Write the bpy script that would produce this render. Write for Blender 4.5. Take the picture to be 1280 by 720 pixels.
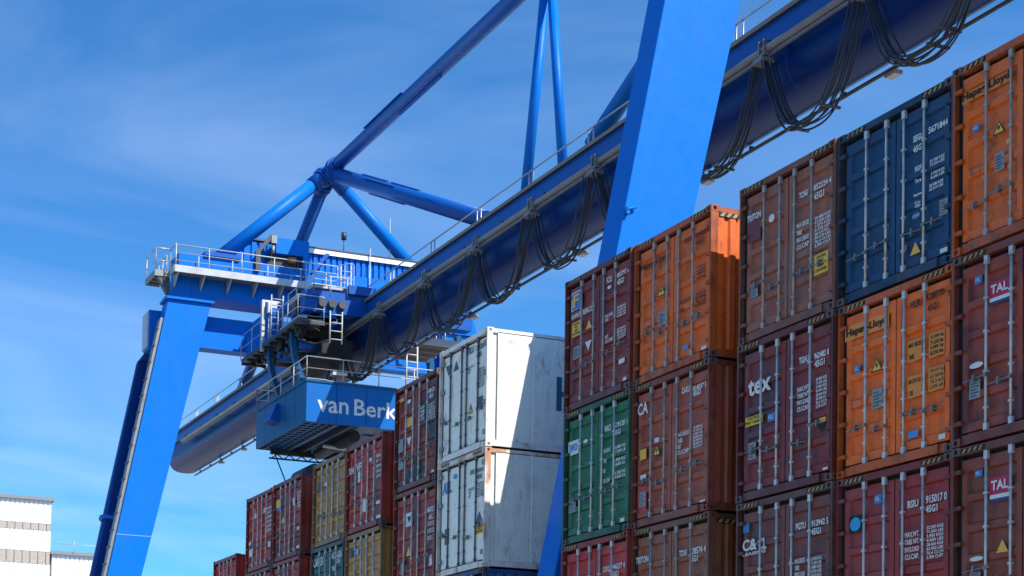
import bpy, bmesh, math, random
from mathutils import Vector, Matrix, noise
R = math.radians
random.seed(7)
scene = bpy.context.scene
for o in list(bpy.data.objects): bpy.data.objects.remove(o)
COL = scene.collection

# ------------------------------------------------------------------ camera
cam_d = bpy.data.cameras.new('camera'); cam = bpy.data.objects.new('camera', cam_d); COL.objects.link(cam)
scene.camera = cam
YAW, PITCH, ROLL = -1.2623334, .0352744, .0243944
F = Vector((math.sin(YAW)*math.cos(PITCH), math.cos(YAW)*math.cos(PITCH), math.sin(PITCH)))
Rt = Vector((math.cos(YAW), -math.sin(YAW), 0)); Up = Rt.cross(F)
R2 = Rt*math.cos(ROLL) + Up*math.sin(ROLL); U2 = -Rt*math.sin(ROLL) + Up*math.cos(ROLL)
M = Matrix((R2, U2, -F)).transposed().to_4x4()
M.translation = Vector((12.5929, -17.9930, 3.4414))
cam.matrix_world = M
cam_d.sensor_width = 36; cam_d.lens = 1875.948/1280*36
cam_d.shift_x = (640-216.0123)/1280; cam_d.shift_y = (908.6378-360)/1280
cam_d.clip_start = .1; cam_d.clip_end = 6000

# ------------------------------------------------------------------ sky and sun
SUN = Vector((1.0, .53, 1.24)).normalized()
w = bpy.data.worlds.new('World'); scene.world = w; w.use_nodes = True
nt = w.node_tree; N = nt.nodes; Lk = nt.links
bg = N['Background']; bg.inputs['Strength'].default_value = .105
sky = N.new('ShaderNodeTexSky'); sky.sky_type = 'NISHITA'; sky.sun_disc = False
sky.sun_elevation = math.asin(SUN.z); sky.sun_rotation = math.atan2(SUN.x, SUN.y)
sky.air_density = .95; sky.dust_density = .25; sky.ozone_density = 4.5; sky.altitude = 0
hs = N.new('ShaderNodeHueSaturation'); hs.inputs['Saturation'].default_value = 1.05; hs.inputs['Value'].default_value = 1.0
tint = N.new('ShaderNodeMixRGB'); tint.blend_type = 'MULTIPLY'; tint.inputs[0].default_value = 1; tint.inputs[2].default_value = (.47, 1.0, 1.32, 1)   # the deep, filtered blue of this sky
Lk.new(sky.outputs[0], hs.inputs['Color']); Lk.new(hs.outputs[0], tint.inputs[1])
# thin cirrus, laid on a high flat layer so it keeps its place for any camera
tc = N.new('ShaderNodeTexCoord'); sx = N.new('ShaderNodeSeparateXYZ'); Lk.new(tc.outputs['Generated'], sx.inputs[0])
def mth(op, a, b=None, clamp=False):
    n = N.new('ShaderNodeMath'); n.operation = op; n.use_clamp = clamp
    for i, v in enumerate((a, b)):
        if v is None: continue
        if isinstance(v, (int, float)): n.inputs[i].default_value = v
        else: Lk.new(v, n.inputs[i])
    return n.outputs[0]
zz = mth('MAXIMUM', mth('ADD', sx.outputs[2], .12), .05)
cb = N.new('ShaderNodeCombineXYZ'); Lk.new(mth('DIVIDE', sx.outputs[0], zz), cb.inputs[0]); Lk.new(mth('DIVIDE', sx.outputs[1], zz), cb.inputs[1])
mp = N.new('ShaderNodeMapping'); mp.inputs['Rotation'].default_value = (0, 0, R(20)); mp.inputs['Scale'].default_value = (1.9, .95, 1); mp.inputs['Location'].default_value = (3.1, 1.7, 0)
Lk.new(cb.outputs[0], mp.inputs[0])
n1 = N.new('ShaderNodeTexNoise'); n1.inputs['Scale'].default_value = 1.0; n1.inputs['Detail'].default_value = 6; n1.inputs['Roughness'].default_value = .5; n1.inputs['Distortion'].default_value = 1.1
Lk.new(mp.outputs[0], n1.inputs['Vector'])
rp = N.new('ShaderNodeValToRGB'); rp.color_ramp.elements[0].position = .42; rp.color_ramp.elements[1].position = .88
rp.color_ramp.elements[1].color = (.36, .36, .36, 1); Lk.new(n1.outputs[0], rp.inputs[0])
mx = N.new('ShaderNodeMixRGB'); Lk.new(rp.outputs[0], mx.inputs[0]); Lk.new(tint.outputs[0], mx.inputs[1]); mx.inputs[2].default_value = (6.2, 7.4, 9.6, 1)
Lk.new(mx.outputs[0], bg.inputs['Color'])
sd = bpy.data.lights.new('sun', 'SUN'); sd.energy = 5.0; sd.angle = R(.53); sd.color = (1, .95, .87)
so = bpy.data.objects.new('sun', sd); COL.objects.link(so); so.rotation_euler = (-SUN).to_track_quat('-Z', 'Y').to_euler(); so.location = (0, 0, 60)
scene.view_settings.view_transform = 'Standard'; scene.view_settings.look = 'None'
scene.view_settings.exposure = 0.55; scene.view_settings.gamma = 1
scene.cycles.max_bounces = 6; scene.cycles.use_denoising = True

# ------------------------------------------------------------------ materials
def nodes(name):
    m = bpy.data.materials.new(name); m.use_nodes = True
    return m, m.node_tree.nodes, m.node_tree.links, m.node_tree.nodes['Principled BSDF']
def paint(name, rgb, rough=.45, metal=0., wear=.3, rust=.0, streak=.0, patch=None, patch_amt=0., scale=1., bump=.0, coat=0., seed=0., spec=.5, rvar=.12):
    """Painted or plain steel: tone variation, vertical dirt streaks, rust spots and patches of other paint."""
    m, n, l, b = nodes(name)
    geo = n.new('ShaderNodeNewGeometry')
    def tex(s, sc3, det=5, off=0., ro=.6):
        mp = n.new('ShaderNodeMapping'); mp.inputs['Scale'].default_value = sc3; mp.inputs['Location'].default_value = (off+seed, off*1.7+seed, off*.6)
        l.new(geo.outputs['Position'], mp.inputs[0])
        t = n.new('ShaderNodeTexNoise'); t.inputs['Scale'].default_value = s*scale; t.inputs['Detail'].default_value = det; t.inputs['Roughness'].default_value = ro
        l.new(mp.outputs[0], t.inputs['Vector']); return t.outputs[0]
    def ramp(v, a, c):
        r = n.new('ShaderNodeMapRange'); r.inputs[1].default_value = a; r.inputs[2].default_value = c; r.interpolation_type = 'SMOOTHSTEP'; l.new(v, r.inputs[0]); return r.outputs[0]
    def mul(v, k):
        q = n.new('ShaderNodeMath'); q.operation = 'MULTIPLY'; l.new(v, q.inputs[0])
        if isinstance(k, float): q.inputs[1].default_value = k
        else: l.new(k, q.inputs[1])
        return q.outputs[0]
    def mix(f, a, c):
        x = n.new('ShaderNodeMixRGB')
        if isinstance(f, float): x.inputs[0].default_value = f
        else: l.new(f, x.inputs[0])
        for i, v in ((1, a), (2, c)):
            if isinstance(v, tuple): x.inputs[i].default_value = (*v, 1)
            else: l.new(v, x.inputs[i])
        return x.outputs[0]
    c = rgb
    dark = tuple(v*(1-.55) for v in rgb); grey = tuple(.82*v+.18*.28 for v in rgb)
    col = mix(mul(ramp(tex(.8, (1, 1, .8), 6), .35, .7), float(wear)), c, grey)
    col = mix(mul(ramp(tex(2.6, (1, 1, 1), 7, 5.), .45, .75), float(wear)), col, dark)
    if patch: col = mix(mul(ramp(tex(1.1, (1, 1, .55), 3, 9.), .52, .60), float(patch_amt)), col, patch)
    if streak: col = mix(mul(ramp(tex(5., (1, 1, .12), 5, 3.), .5, .78), float(streak)), col, (.05, .04, .035))
    if rust:
        rr = mul(ramp(tex(3.2, (1, 1, .45), 8, 17., .7), .56, .68), float(min(1, rust*1.2)))
        col = mix(rr, col, (.13, .05, .022))
        rr2 = mul(ramp(tex(16., (1, 1, .7), 3, 23., .6), .64, .70), float(rust))
        col = mix(rr2, col, (.10, .04, .02))
    l.new(col, b.inputs['Base Color']) if not isinstance(col, tuple) else None
    rg = n.new('ShaderNodeMapRange'); rg.inputs[3].default_value = max(.05, rough-rvar); rg.inputs[4].default_value = min(1, rough+rvar); l.new(tex(4., (1, 1, 1), 4, 31.), rg.inputs[0]); l.new(rg.outputs[0], b.inputs['Roughness'])
    b.inputs['Metallic'].default_value = metal; b.inputs['Specular IOR Level'].default_value = spec
    if coat: b.inputs['Coat Weight'].default_value = coat; b.inputs['Coat Roughness'].default_value = .15
    if bump:
        bp = n.new('ShaderNodeBump'); bp.inputs['Strength'].default_value = bump; bp.inputs['Distance'].default_value = .02
        l.new(tex(2.2, (1, 1, .6), 3, 41.), bp.inputs['Height']); l.new(bp.outputs[0], b.inputs['Normal'])
    return m
def flat(name, rgb, rough=.5, metal=0.):
    m, n, l, b = nodes(name); b.inputs['Base Color'].default_value = (*rgb, 1); b.inputs['Roughness'].default_value = rough; b.inputs['Metallic'].default_value = metal
    return m
MT = {}
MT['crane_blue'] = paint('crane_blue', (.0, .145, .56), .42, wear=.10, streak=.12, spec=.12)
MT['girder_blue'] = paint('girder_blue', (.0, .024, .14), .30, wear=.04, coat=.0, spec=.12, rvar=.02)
MT['galv_dark'] = paint('galv_dark', (.22, .23, .23), .5, metal=.3, wear=.4, rust=.15)
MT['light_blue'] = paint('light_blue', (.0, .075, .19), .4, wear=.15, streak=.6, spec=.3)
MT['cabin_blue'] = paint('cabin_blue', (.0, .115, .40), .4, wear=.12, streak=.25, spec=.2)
MT['galv'] = paint('galv', (.46, .47, .47), .45, metal=.35, wear=.3)
MT['rail_white'] = paint('rail_white', (.44, .46, .47), .45, wear=.4)
MT['grating'] = paint('grating', (.20, .19, .175), .7, wear=.4, rust=.2)
MT['roof_white'] = paint('roof_white', (.72, .73, .72), .5, wear=.15)
MT['black'] = flat('plain_black', (.012, .012, .014), .55)
MT['cable'] = flat('cable_rubber', (.014, .015, .018), .4)
MT['dark_steel'] = paint('dark_steel', (.035, .04, .05), .5, wear=.4, rust=.2)
MT['near_black'] = paint('near_black_steel', (.014, .015, .018), .6, wear=.3, spec=.3)  # near-black paint for the trolley's machinery and underside
MT['yellow'] = flat('signal_yellow', (.80, .50, .02), .5)
MT['stripe_y'] = paint('worn_stripe_yellow', (.42, .27, .05), .6, wear=.9, rust=.5, streak=.6)
MT['orange_part'] = flat('orange_part', (.55, .18, .03), .5)
MT['glass'] = flat('dark_glass', (.02, .03, .04), .08)
MT['w'] = paint('lettering_white', (.66, .66, .63), .5, wear=.5, scale=4)
MT['k'] = flat('lettering_black', (.006, .006, .006), .7)
MT['d'] = flat('lettering_grey', (.07, .08, .10), .5)
MT['b'] = flat('sticker_blue', (.02, .17, .45), .4)
MT['B'] = flat('sticker_midblue', (.05, .22, .52), .4)
MT['l'] = flat('sticker_lightblue', (.25, .42, .65), .4)
MT['C'] = flat('sticker_cyan', (.02, .28, .55), .4)
MT['y'] = flat('sticker_yellow', (.70, .45, .03), .5)
MT['Y'] = flat('sticker_ochre', (.72, .40, .03), .5)
MT['O'] = flat('sticker_orange', (.62, .12, .03), .5)
MT['r'] = flat('sticker_red', (.45, .03, .03), .5)
MT['g'] = paint('plate_grey', (.26, .27, .27), .5, metal=.3, wear=.6, scale=8)
MT['n'] = flat('plate_brown', (.10, .08, .06), .5)
MT['m'] = flat('patch_maroon', (.15, .03, .04), .6)
MT['p'] = flat('patch_peach', (.72, .25, .04), .6)
MT['P'] = flat('patch_pale_orange', (.58, .19, .03), .6)
MT['q'] = flat('patch_ochre', (.64, .22, .025), .6)
MT['x'] = flat('crimson', (.42, .005, .06), .5)
MT['navy'] = flat('navy', (.01, .03, .12), .5)
MT['bar'] = paint('galvanised_bar', (.54, .54, .52), .45, metal=.3, wear=.8, rust=.25, scale=3)
MT['bar_dirty'] = paint('weathered_bar', (.36, .33, .30), .5, metal=.3, wear=.6, rust=.35, scale=3)
MT['gasket'] = flat('gasket_black', (.008, .008, .008), .8)
MT['casting'] = paint('casting', (.10, .06, .05), .6, wear=.5, rust=.6)

# ------------------------------------------------------------------ mesh builder
class MB:
    def __init__(s): s.v = []; s.f = []; s.sm = []
    def add(s, vs, fs, smooth=False):
        o = len(s.v); s.v += [tuple(v) for v in vs]; s.f += [tuple(o+i for i in f) for f in fs]; s.sm += [smooth]*len(fs); return s
    def box(s, x0, x1, y0, y1, z0, z1):
        vs = [(x, y, z) for z in (z0, z1) for y in (y0, y1) for x in (x0, x1)]
        return s.add(vs, [(0, 2, 3, 1), (4, 5, 7, 6), (0, 1, 5, 4), (2, 6, 7, 3), (0, 4, 6, 2), (1, 3, 7, 5)])
    def hexa(s, bot, topp):
        """eight corners: four below, four above, both counter-clockwise from above"""
        return s.add(list(bot)+list(topp), [(3, 2, 1, 0), (4, 5, 6, 7), (0, 1, 5, 4), (1, 2, 6, 5), (2, 3, 7, 6), (3, 0, 4, 7)])
    def tube(s, p, q, r, n=8, r2=None, cap=True):
        p = Vector(p); q = Vector(q); d = (q-p)
        if d.length < 1e-6: return s
        d.normalize(); a = d.orthogonal().normalized(); b = d.cross(a); r2 = r if r2 is None else r2
        vs = [p+(a*math.cos(2*math.pi*i/n)+b*math.sin(2*math.pi*i/n))*r for i in range(n)]+[q+(a*math.cos(2*math.pi*i/n)+b*math.sin(2*math.pi*i/n))*r2 for i in range(n)]
        s.add(vs, [(i, (i+1) % n, n+(i+1) % n, n+i) for i in range(n)], True)
        if cap:
            o = len(s.v)-2*n; s.f += [tuple(o+i for i in reversed(range(n))), tuple(o+n+i for i in range(n))]; s.sm += [False, False]
        return s
    def path(s, pts, r, n=6):
        pts = [Vector(p) for p in pts]; rings = []
        ref = None
        for i, p in enumerate(pts):
            d = (pts[min(i+1, len(pts)-1)]-pts[max(i-1, 0)]).normalized()
            a = (d.orthogonal() if ref is None else (ref-d*ref.dot(d))).normalized(); ref = a; b = d.cross(a)
            rings.append([p+(a*math.cos(2*math.pi*k/n)+b*math.sin(2*math.pi*k/n))*r for k in range(n)])
        vs = [v for r_ in rings for v in r_]; fs = []
        for i in range(len(pts)-1):
            for k in range(n): fs.append((i*n+k, i*n+(k+1) % n, (i+1)*n+(k+1) % n, (i+1)*n+k))
        return s.add(vs, fs, True)
    def sweep_x(s, prof, x0, x1, smooth=False, closed=True, caps=True):
        n = len(prof); vs = [(x0, y, z) for y, z in prof]+[(x1, y, z) for y, z in prof]
        s.add(vs, [(i, (i+1) % n, n+(i+1) % n, n+i) for i in range(n if closed else n-1)], smooth)
        if caps:
            o = len(s.v)-2*n; s.f += [tuple(o+i for i in range(n)), tuple(o+n+i for i in reversed(range(n)))]; s.sm += [False, False]
        return s
    def mesh(s, name, mat=None):
        me = bpy.data.meshes.new(name); me.from_pydata(s.v, [], s.f)
        me.polygons.foreach_set('use_smooth', s.sm); me.materials.append(mat)
        bm = bmesh.new(); bm.from_mesh(me); bmesh.ops.recalc_face_normals(bm, faces=bm.faces); bm.to_mesh(me); bm.free(); me.update()
        return me
    def build(s, name, mat, parent=None, loc=None, bevel=0.):
        if isinstance(mat, str): mat = MT[mat]
        return put(name, s.mesh(name, mat), parent, loc=loc, bevel=bevel)
SMALL = {'weld_seam', 'beam_stiffener', 'rail_bracket', 'kick_plate', 'walkway_bracket', 'roof_fitting', 'engraved_line', 'lettering', 'weight_table', 'cable_conduit', 'platform_frame', 'floor_grating', 'lattice_beam',
         'outlined_box', 'bogie', 'ladder', 'caged_ladder', 'platform_railing', 'walkway_railing', 'cabin_railing', 'girder_railing', 'hanger', 'platform_floor', 'hinge', 'locking_bar', 'handle', 'roof_rim', 'trolley_rail', 'festoon_rail', 'lifting_eye', 'collar', 'bogie_frame'}
def put(name, me, parent=None, mat=None, loc=None, bevel=0.):
    o = bpy.data.objects.new(name, me); COL.objects.link(o)
    if parent: o.parent = parent
    if name in SMALL: o['kind'] = 'stuff'
    if loc: o.location = loc
    if mat is not None:
        o.material_slots[0].link = 'OBJECT'; o.material_slots[0].material = MT[mat] if isinstance(mat, str) else mat
    if bevel:
        bv = o.modifiers.new('bevel', 'BEVEL'); bv.width = bevel; bv.segments = 2; bv.limit_method = 'ANGLE'
    return o
def thing(name, loc, label, cat, group=None):
    o = bpy.data.objects.new(name, None); COL.objects.link(o); o.location = loc; o.empty_display_size = .3
    o['label'] = label; o['category'] = cat
    if group: o['group'] = group
    return o
def tag(o, label, cat, group=None):
    o['label'] = label; o['category'] = cat
    if group: o['group'] = group
    return o
def structure(o): o['kind'] = 'structure'; return o
def plabel(o, t): o['label'] = t; return o

# flat text as mesh: returns verts (x,z in a unit box) and faces
_tc = {}
def glyphs(txt, bold=0.):
    key = (txt, bold)
    if key in _tc: return _tc[key]
    cu = bpy.data.curves.new('t', 'FONT'); cu.body = txt; cu.resolution_u = 2; cu.offset = bold; cu.fill_mode = 'FRONT'
    cu.space_line = .95
    ob = bpy.data.objects.new('t', cu); COL.objects.link(ob)
    dg = bpy.context.evaluated_depsgraph_get(); me = bpy.data.meshes.new_from_object(ob.evaluated_get(dg))
    vs = [(v.co.x, v.co.y) for v in me.vertices]; fs = [tuple(p.vertices) for p in me.polygons]
    bpy.data.objects.remove(ob); bpy.data.curves.remove(cu); bpy.data.meshes.remove(me)
    if not vs: vs = [(0, 0), (1, 1)]
    x0 = min(v[0] for v in vs); x1 = max(v[0] for v in vs); y0 = min(v[1] for v in vs); y1 = max(v[1] for v in vs)
    vs = [((a-x0)/max(1e-6, x1-x0), (b-y0)/max(1e-6, y1-y0)) for a, b in vs]
    _tc[key] = (vs, fs); return _tc[key]

MARKS = {
 ('E', 0): [
  ('s', '', 0.115, 2.327, 1.015, 2.487, 'P'),
  ('t', 'Hapag-Lloyd', 0.125, 2.367, 0.985, 2.457, 'k'),
  ('s', 'gl', 0.315, 1.817, 0.445, 1.917, 'b'),
  ('w', '', 0.695, 1.607, 0.915, 1.807, 'y'),
  ('s', '', 0.935, 1.407, 1.005, 1.467, 'y'),
  ('s', 'plate', 0.725, 1.057, 0.895, 1.327, 'g'),
  ('o', '', 0.275, 1.177, 0.465, 1.277, 'd'),
 ],
 ('D', 0): [
  ('t', 'SEGU', 1.592, 2.197, 1.802, 2.267, 'w'),
  ('t', '5671844', 1.902, 2.207, 2.312, 2.287, 'w'),
  ('t', '45G1', 1.592, 2.037, 1.802, 2.087, 'w'),
  ('t', 'MGW', 1.632, 1.707, 1.772, 1.757, 'w'),
  ('b', '32.500_KGS|71.650_LBS', 1.932, 1.667, 2.222, 1.747, 'w'),
  ('t', 'Tare', 1.632, 1.517, 1.762, 1.557, 'w'),
  ('b', '3.920_KGS|8.640_LBS', 1.952, 1.457, 2.222, 1.547, 'w'),
  ('t', 'Payload', 1.612, 1.307, 1.812, 1.317, 'w'),
  ('b', '28.580_KGS|63.010_LBS', 1.922, 1.277, 2.202, 1.367, 'w'),
  ('b', 'Cu.|cap.', 1.632, 1.107, 1.762, 1.197, 'w'),
  ('c', '', 1.582, 0.947, 1.732, 1.027, 'l'),
  ('s', 'plate', 2.122, 0.807, 2.322, 1.057, 'g'),
  ('w', '', 1.542, 0.377, 1.752, 0.567, 'Y'),
  ('s', '', 2.142, 0.217, 2.282, 0.287, 'w'),
  ('s', '', 1.372, 0.507, 1.462, 0.587, 'g'),
 ],
 ('C', 0): [
  ('t', 'TRITON', 0.143, 2.277, 0.513, 2.327, 'w'),
  ('s', '', 0.153, 1.847, 0.493, 2.227, 'm'),
  ('c', '', 0.723, 2.037, 0.873, 2.187, 'w'),
  ('t', 'TCNU', 1.503, 2.207, 1.723, 2.287, 'w'),
  ('t', '852224_4', 1.863, 2.217, 2.353, 2.297, 'w'),
  ('t', '45G1', 1.863, 2.067, 2.113, 2.127, 'w'),
  ('b', 'MAX_GROSS|TARE|MAX_CARGO|CU.CAP', 1.443, 1.257, 1.753, 1.767, 'w'),
  ('b', '30.480_KGS|67.200_LBS|3.870_KGS|8.530_LBS|26.610_KGS|58.670_LBS|76.4_CU.M|2.700_CU.F', 1.893, 1.187, 2.273, 1.737, 'w'),
  ('s', 'caution', 1.883, 0.717, 2.213, 1.067, 'y'),
  ('s', 'plate', 0.253, 0.807, 0.443, 1.067, 'g'),
 ],
 ('C', 1): [
  ('T', 'tex', 0.243, 1.913, 0.853, 2.213, 'w'),
  ('s', 'CAUTION', 0.163, 1.373, 0.633, 1.543, 'y'),
  ('s', 'gl', 0.763, 1.343, 0.953, 1.483, 'b'),
  ('s', 'plate', 0.243, 0.753, 0.453, 1.063, 'g'),
  ('t', 'TGHU', 1.563, 2.173, 1.803, 2.293, 'w'),
  ('t', '962482_8', 1.933, 2.163, 2.393, 2.273, 'w'),
  ('t', '45G1', 1.943, 2.023, 2.183, 2.133, 'w'),
  ('b', 'MAX.WT.|TARE_WT.|PAYLOAD|CU.CAP.', 1.523, 1.313, 1.823, 1.773, 'w'),
  ('b', '32.500_KGS|71.650_LBS|3.940_KGS|8.690_LBS|28.560_KGS|62.960_LBS|76.4_CU.M|2.700_CUFT', 1.983, 1.293, 2.243, 1.833, 'w'),
  ('s', '', 2.053, 1.043, 2.213, 1.123, 'Y'),
  ('v', '', 2.033, 0.853, 2.223, 0.993, 'k'),
  ('s', '', 2.153, 0.213, 2.273, 0.253, 'w'),
 ],
 ('C', 2): [
  ('s', '', 0.113, 2.359, 0.273, 2.519, 'b'),
  ('T', 'C&', 0.113, 2.019, 0.503, 2.22, 'w'),
  ('t', 'CL', 0.543, 2.03, 0.753, 2.16, 'w'),
  ('t', 'LEASING', 0.113, 1.96, 0.733, 1.99, 'w'),
  ('t', 'PGTU', 1.503, 2.199, 1.743, 2.32, 'w'),
  ('t', '913942_5', 1.883, 2.199, 2.333, 2.31, 'w'),
  ('t', '45G1', 1.883, 2.059, 2.113, 2.17, 'w'),
  ('b', 'MAX.GROSS|TARE|PAYLOAD', 1.483, 1.349, 1.733, 1.7, 'w'),
  ('b', '32.500_KGS|71.650_LBS|3.880_KGS|8.550_LBS|28.620_KGS|63.100_LBS', 1.873, 1.25, 2.133, 1.679, 'w'),
 ],
 ('D', 1): [
  ('s', '', 0.092, 2.303, 1.062, 2.543, 'p'),
  ('t', 'Hapag-Lloyd', 0.132, 2.373, 1.032, 2.453, 'k'),
  ('s', 'gl', 0.312, 1.713, 0.442, 1.843, 'b'),
  ('w', '', 0.692, 1.633, 0.952, 1.843, 'y'),
  ('s', '', 0.942, 1.413, 1.042, 1.473, 'Y'),
  ('s', 'plate', 0.712, 1.023, 0.942, 1.343, 'g'),
  ('o', '', 0.252, 1.113, 0.482, 1.273, 'd'),
  ('t', 'HLBU', 1.522, 2.463, 1.762, 2.543, 'k'),
  ('t', '128770', 1.862, 2.483, 2.202, 2.573, 'k'),
  ('o', '', 2.272, 2.423, 2.362, 2.563, 'k'),
  ('t', '7', 2.292, 2.433, 2.332, 2.543, 'k'),
  ('t', '45G1', 1.872, 2.313, 2.092, 2.393, 'k'),
  ('s', '', 1.472, 1.593, 1.762, 1.933, 'q'),
  ('b', 'MAX_GROSS||TARE', 1.492, 1.613, 1.752, 1.893, 'k'),
  ('s', '', 1.902, 1.553, 2.212, 1.933, 'q'),
  ('b', '32.500_kg|71.650_lbs|3.880_kg|8.550_lbs', 1.932, 1.573, 2.192, 1.903, 'k'),
  ('s', '', 1.482, 1.013, 1.772, 1.363, 'q'),
  ('b', 'MAX.PAYLOAD||CUBE', 1.502, 1.033, 1.752, 1.313, 'k'),
  ('s', '', 1.902, 1.023, 2.202, 1.393, 'q'),
  ('b', '28.620_kg|63.100_lbs|76.3_m3|2.694_cuft', 1.932, 1.043, 2.192, 1.373, 'k'),
  ('s', '', 1.502, 0.373, 1.702, 0.483, 'B'),
  ('s', '', 2.112, 0.233, 2.242, 0.313, 'w'),
 ],
 ('D', 2): [
  ('s', 'gl', 0.792, 2.369, 0.942, 2.519, 'b'),
  ('s', '', 0.232, 1.97, 0.532, 2.25, 'k'),
  ('c', '', 0.262, 1.99, 0.502, 2.22, 'C'),
  ('t', 'BSIU', 1.502, 2.179, 1.722, 2.3, 'w'),
  ('t', '915017_0', 1.872, 2.189, 2.352, 2.32, 'w'),
  ('t', '45G1', 1.872, 2.05, 2.102, 2.16, 'w'),
  ('b', 'MAX.WT.|TARE_WT.|PAYLOAD|CU.CAP.', 1.452, 1.33, 1.742, 1.8, 'w'),
  ('b', '32.500_KGS|71.650_LBS|3.900_KGS|8.600_LBS|28.600_KGS|63.050_LBS|76.4_CU.M|2.700_CUFT', 1.892, 1.309, 2.222, 1.84, 'w'),
 ],
 ('E', 1): [
  ('s', 'gl', 0.355, 2.403, 0.485, 2.523, 'b'),
  ('T', 'TAL', 0.625, 2.003, 0.985, 2.343, 'x'),
  ('c', '', 0.275, 1.133, 0.525, 1.223, 'w'),
  ('s', 'plate', 0.265, 0.683, 0.465, 0.963, 'g'),
 ],
 ('E', 2): [
  ('s', 'gl', 0.375, 2.41, 0.505, 2.51, 'b'),
  ('T', 'TAL', 0.645, 1.979, 1.005, 2.349, 'x'),
  ('c', '', 0.295, 1.15, 0.545, 1.22, 'w'),
  ('w', '', 0.775, 1.22, 0.985, 1.41, 'Y'),
  ('s', 'plate', 0.285, 0.809, 0.485, 0.99, 'g'),
 ],
 ('B', 0): [
  ('t', 'Hapag-Lloyd', 0.142, 2.317, 1.032, 2.447, 'k'),
  ('w', '', 0.712, 1.637, 0.972, 1.847, 'y'),
  ('s', 'plate', 0.732, 1.037, 0.962, 1.317, 'g'),
  ('o', '', 0.272, 1.127, 0.512, 1.267, 'd'),
  ('t', 'HLXU', 1.562, 2.427, 1.782, 2.527, 'k'),
  ('t', '824460_8', 1.902, 2.437, 2.332, 2.507, 'k'),
  ('t', '45G1', 1.902, 2.297, 2.142, 2.357, 'k'),
  ('b', '32.500_kg|71.650_lbs|3.880_kg|8.550_lbs', 1.942, 1.587, 2.202, 1.857, 'k'),
  ('b', '28.620_kg|63.100_lbs|76.3_m3|2.694_cuft', 1.922, 1.057, 2.212, 1.347, 'k'),
  ('b', 'MAX_PAYLOAD||CUBE', 1.442, 1.097, 1.752, 1.347, 'k'),
  ('s', '', 1.532, 0.347, 1.702, 0.427, 'B'),
  ('s', '', 2.102, 0.197, 2.252, 0.267, 'w'),
 ],
 ('A', 0): [
  ('s', '', 0.154, 2.207, 0.554, 2.617, 'w'),
  ('s', '', 0.184, 2.217, 0.534, 2.597, 'b'),
  ('T', 'F', 0.234, 2.267, 0.474, 2.547, 'Y'),
  ('t', 'WWW.FLORENS.COM', 0.174, 2.067, 1.074, 2.067, 'w'),
  ('s', 'CAUTION', 0.194, 1.627, 0.524, 1.947, 'Y'),
  ('w', '', 0.744, 1.667, 0.964, 1.837, 'Y'),
  ('v', '', 0.724, 1.197, 0.964, 1.377, 'w'),
  ('s', 'plate', 0.264, 1.117, 0.494, 1.397, 'g'),
  ('t', 'FCIU', 1.494, 2.417, 1.694, 2.547, 'w'),
  ('t', '883797_5', 1.864, 2.427, 2.354, 2.527, 'w'),
  ('t', '45G1', 1.874, 2.287, 2.114, 2.367, 'w'),
  ('c', '', 1.524, 2.287, 1.664, 2.357, 'w'),
  ('b', 'MAX.GROSS|TARE', 1.454, 1.597, 1.744, 1.767, 'w'),
  ('b', 'NET|CU.CAP.', 1.464, 1.137, 1.754, 1.327, 'w'),
  ('b', '30.480_KG|67.200_LB|3.900_KG|8.600_LB', 1.884, 1.577, 2.194, 1.817, 'w'),
  ('b', '26.580_KG|58.600_LB|76.4_CU.M|2.700_CUFT', 1.894, 1.107, 2.204, 1.357, 'w'),
  ('s', '', 1.964, 0.587, 2.174, 0.687, 'w'),
  ('c', '', 2.114, 0.197, 2.254, 0.277, 'w'),
 ],
 ('A', 1): [
  ('s', '', 0.094, 1.953, 0.494, 2.263, 'w'),
  ('T', 'WO', 0.144, 2.033, 0.454, 2.183, 'B'),
  ('c', '', 0.684, 2.113, 0.864, 2.193, 'w'),
  ('t', 'WACU', 1.474, 2.183, 1.714, 2.323, 'w'),
  ('t', '519120_1', 1.824, 2.193, 2.314, 2.313, 'w'),
  ('t', '45G1', 1.834, 2.043, 2.054, 2.153, 'w'),
  ('b', 'MAX.GROSS||TARE||NET||CU.CAP', 1.454, 1.093, 1.694, 1.833, 'w'),
  ('b', '30.480_KG|67.200_LB||3.900_KG|8.600_LB||26.580_KG|58.600_LB', 1.824, 1.113, 2.234, 1.823, 'w'),
  ('s', 'plate', 0.154, 0.693, 0.414, 0.963, 'g'),
  ('s', '', 2.064, 0.203, 2.214, 0.283, 'w'),
 ],
 ('A', 2): [
  ('t', 'CAXU', 1.504, 2.15, 1.754, 2.269, 'w'),
  ('t', '846277_4', 1.824, 2.17, 2.344, 2.279, 'w'),
  ('t', '45G1', 1.834, 2.01, 2.064, 2.13, 'w'),
 ],
 ('B', 1): [
  ('T', 'CA', 0.122, 2.283, 0.462, 2.533, 'w'),
  ('t', 'CAXU', 1.542, 2.413, 1.792, 2.513, 'w'),
  ('t', '814037_5', 1.882, 2.393, 2.302, 2.463, 'w'),
  ('t', '45G1', 1.892, 2.283, 2.122, 2.373, 'w'),
  ('b', 'MAX_GROSS|TARE|NET|CU.CAP', 1.422, 1.203, 1.782, 1.663, 'w'),
  ('b', '30.480_KG|67.200_LB|3.900_KG|8.600_LB|26.580_KG|58.600_LB|76.4_CU.M', 1.912, 1.253, 2.182, 1.693, 'w'),
  ('s', '', 0.672, 1.633, 0.822, 1.723, 'w'),
  ('w', '', 0.642, 1.383, 0.892, 1.563, 'y'),
  ('s', '', 0.202, 1.373, 0.412, 1.583, 'Y'),
  ('s', '', 0.232, 0.973, 0.422, 1.063, 'w'),
  ('s', '', 0.172, 0.313, 0.442, 0.823, 'r'),
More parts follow.
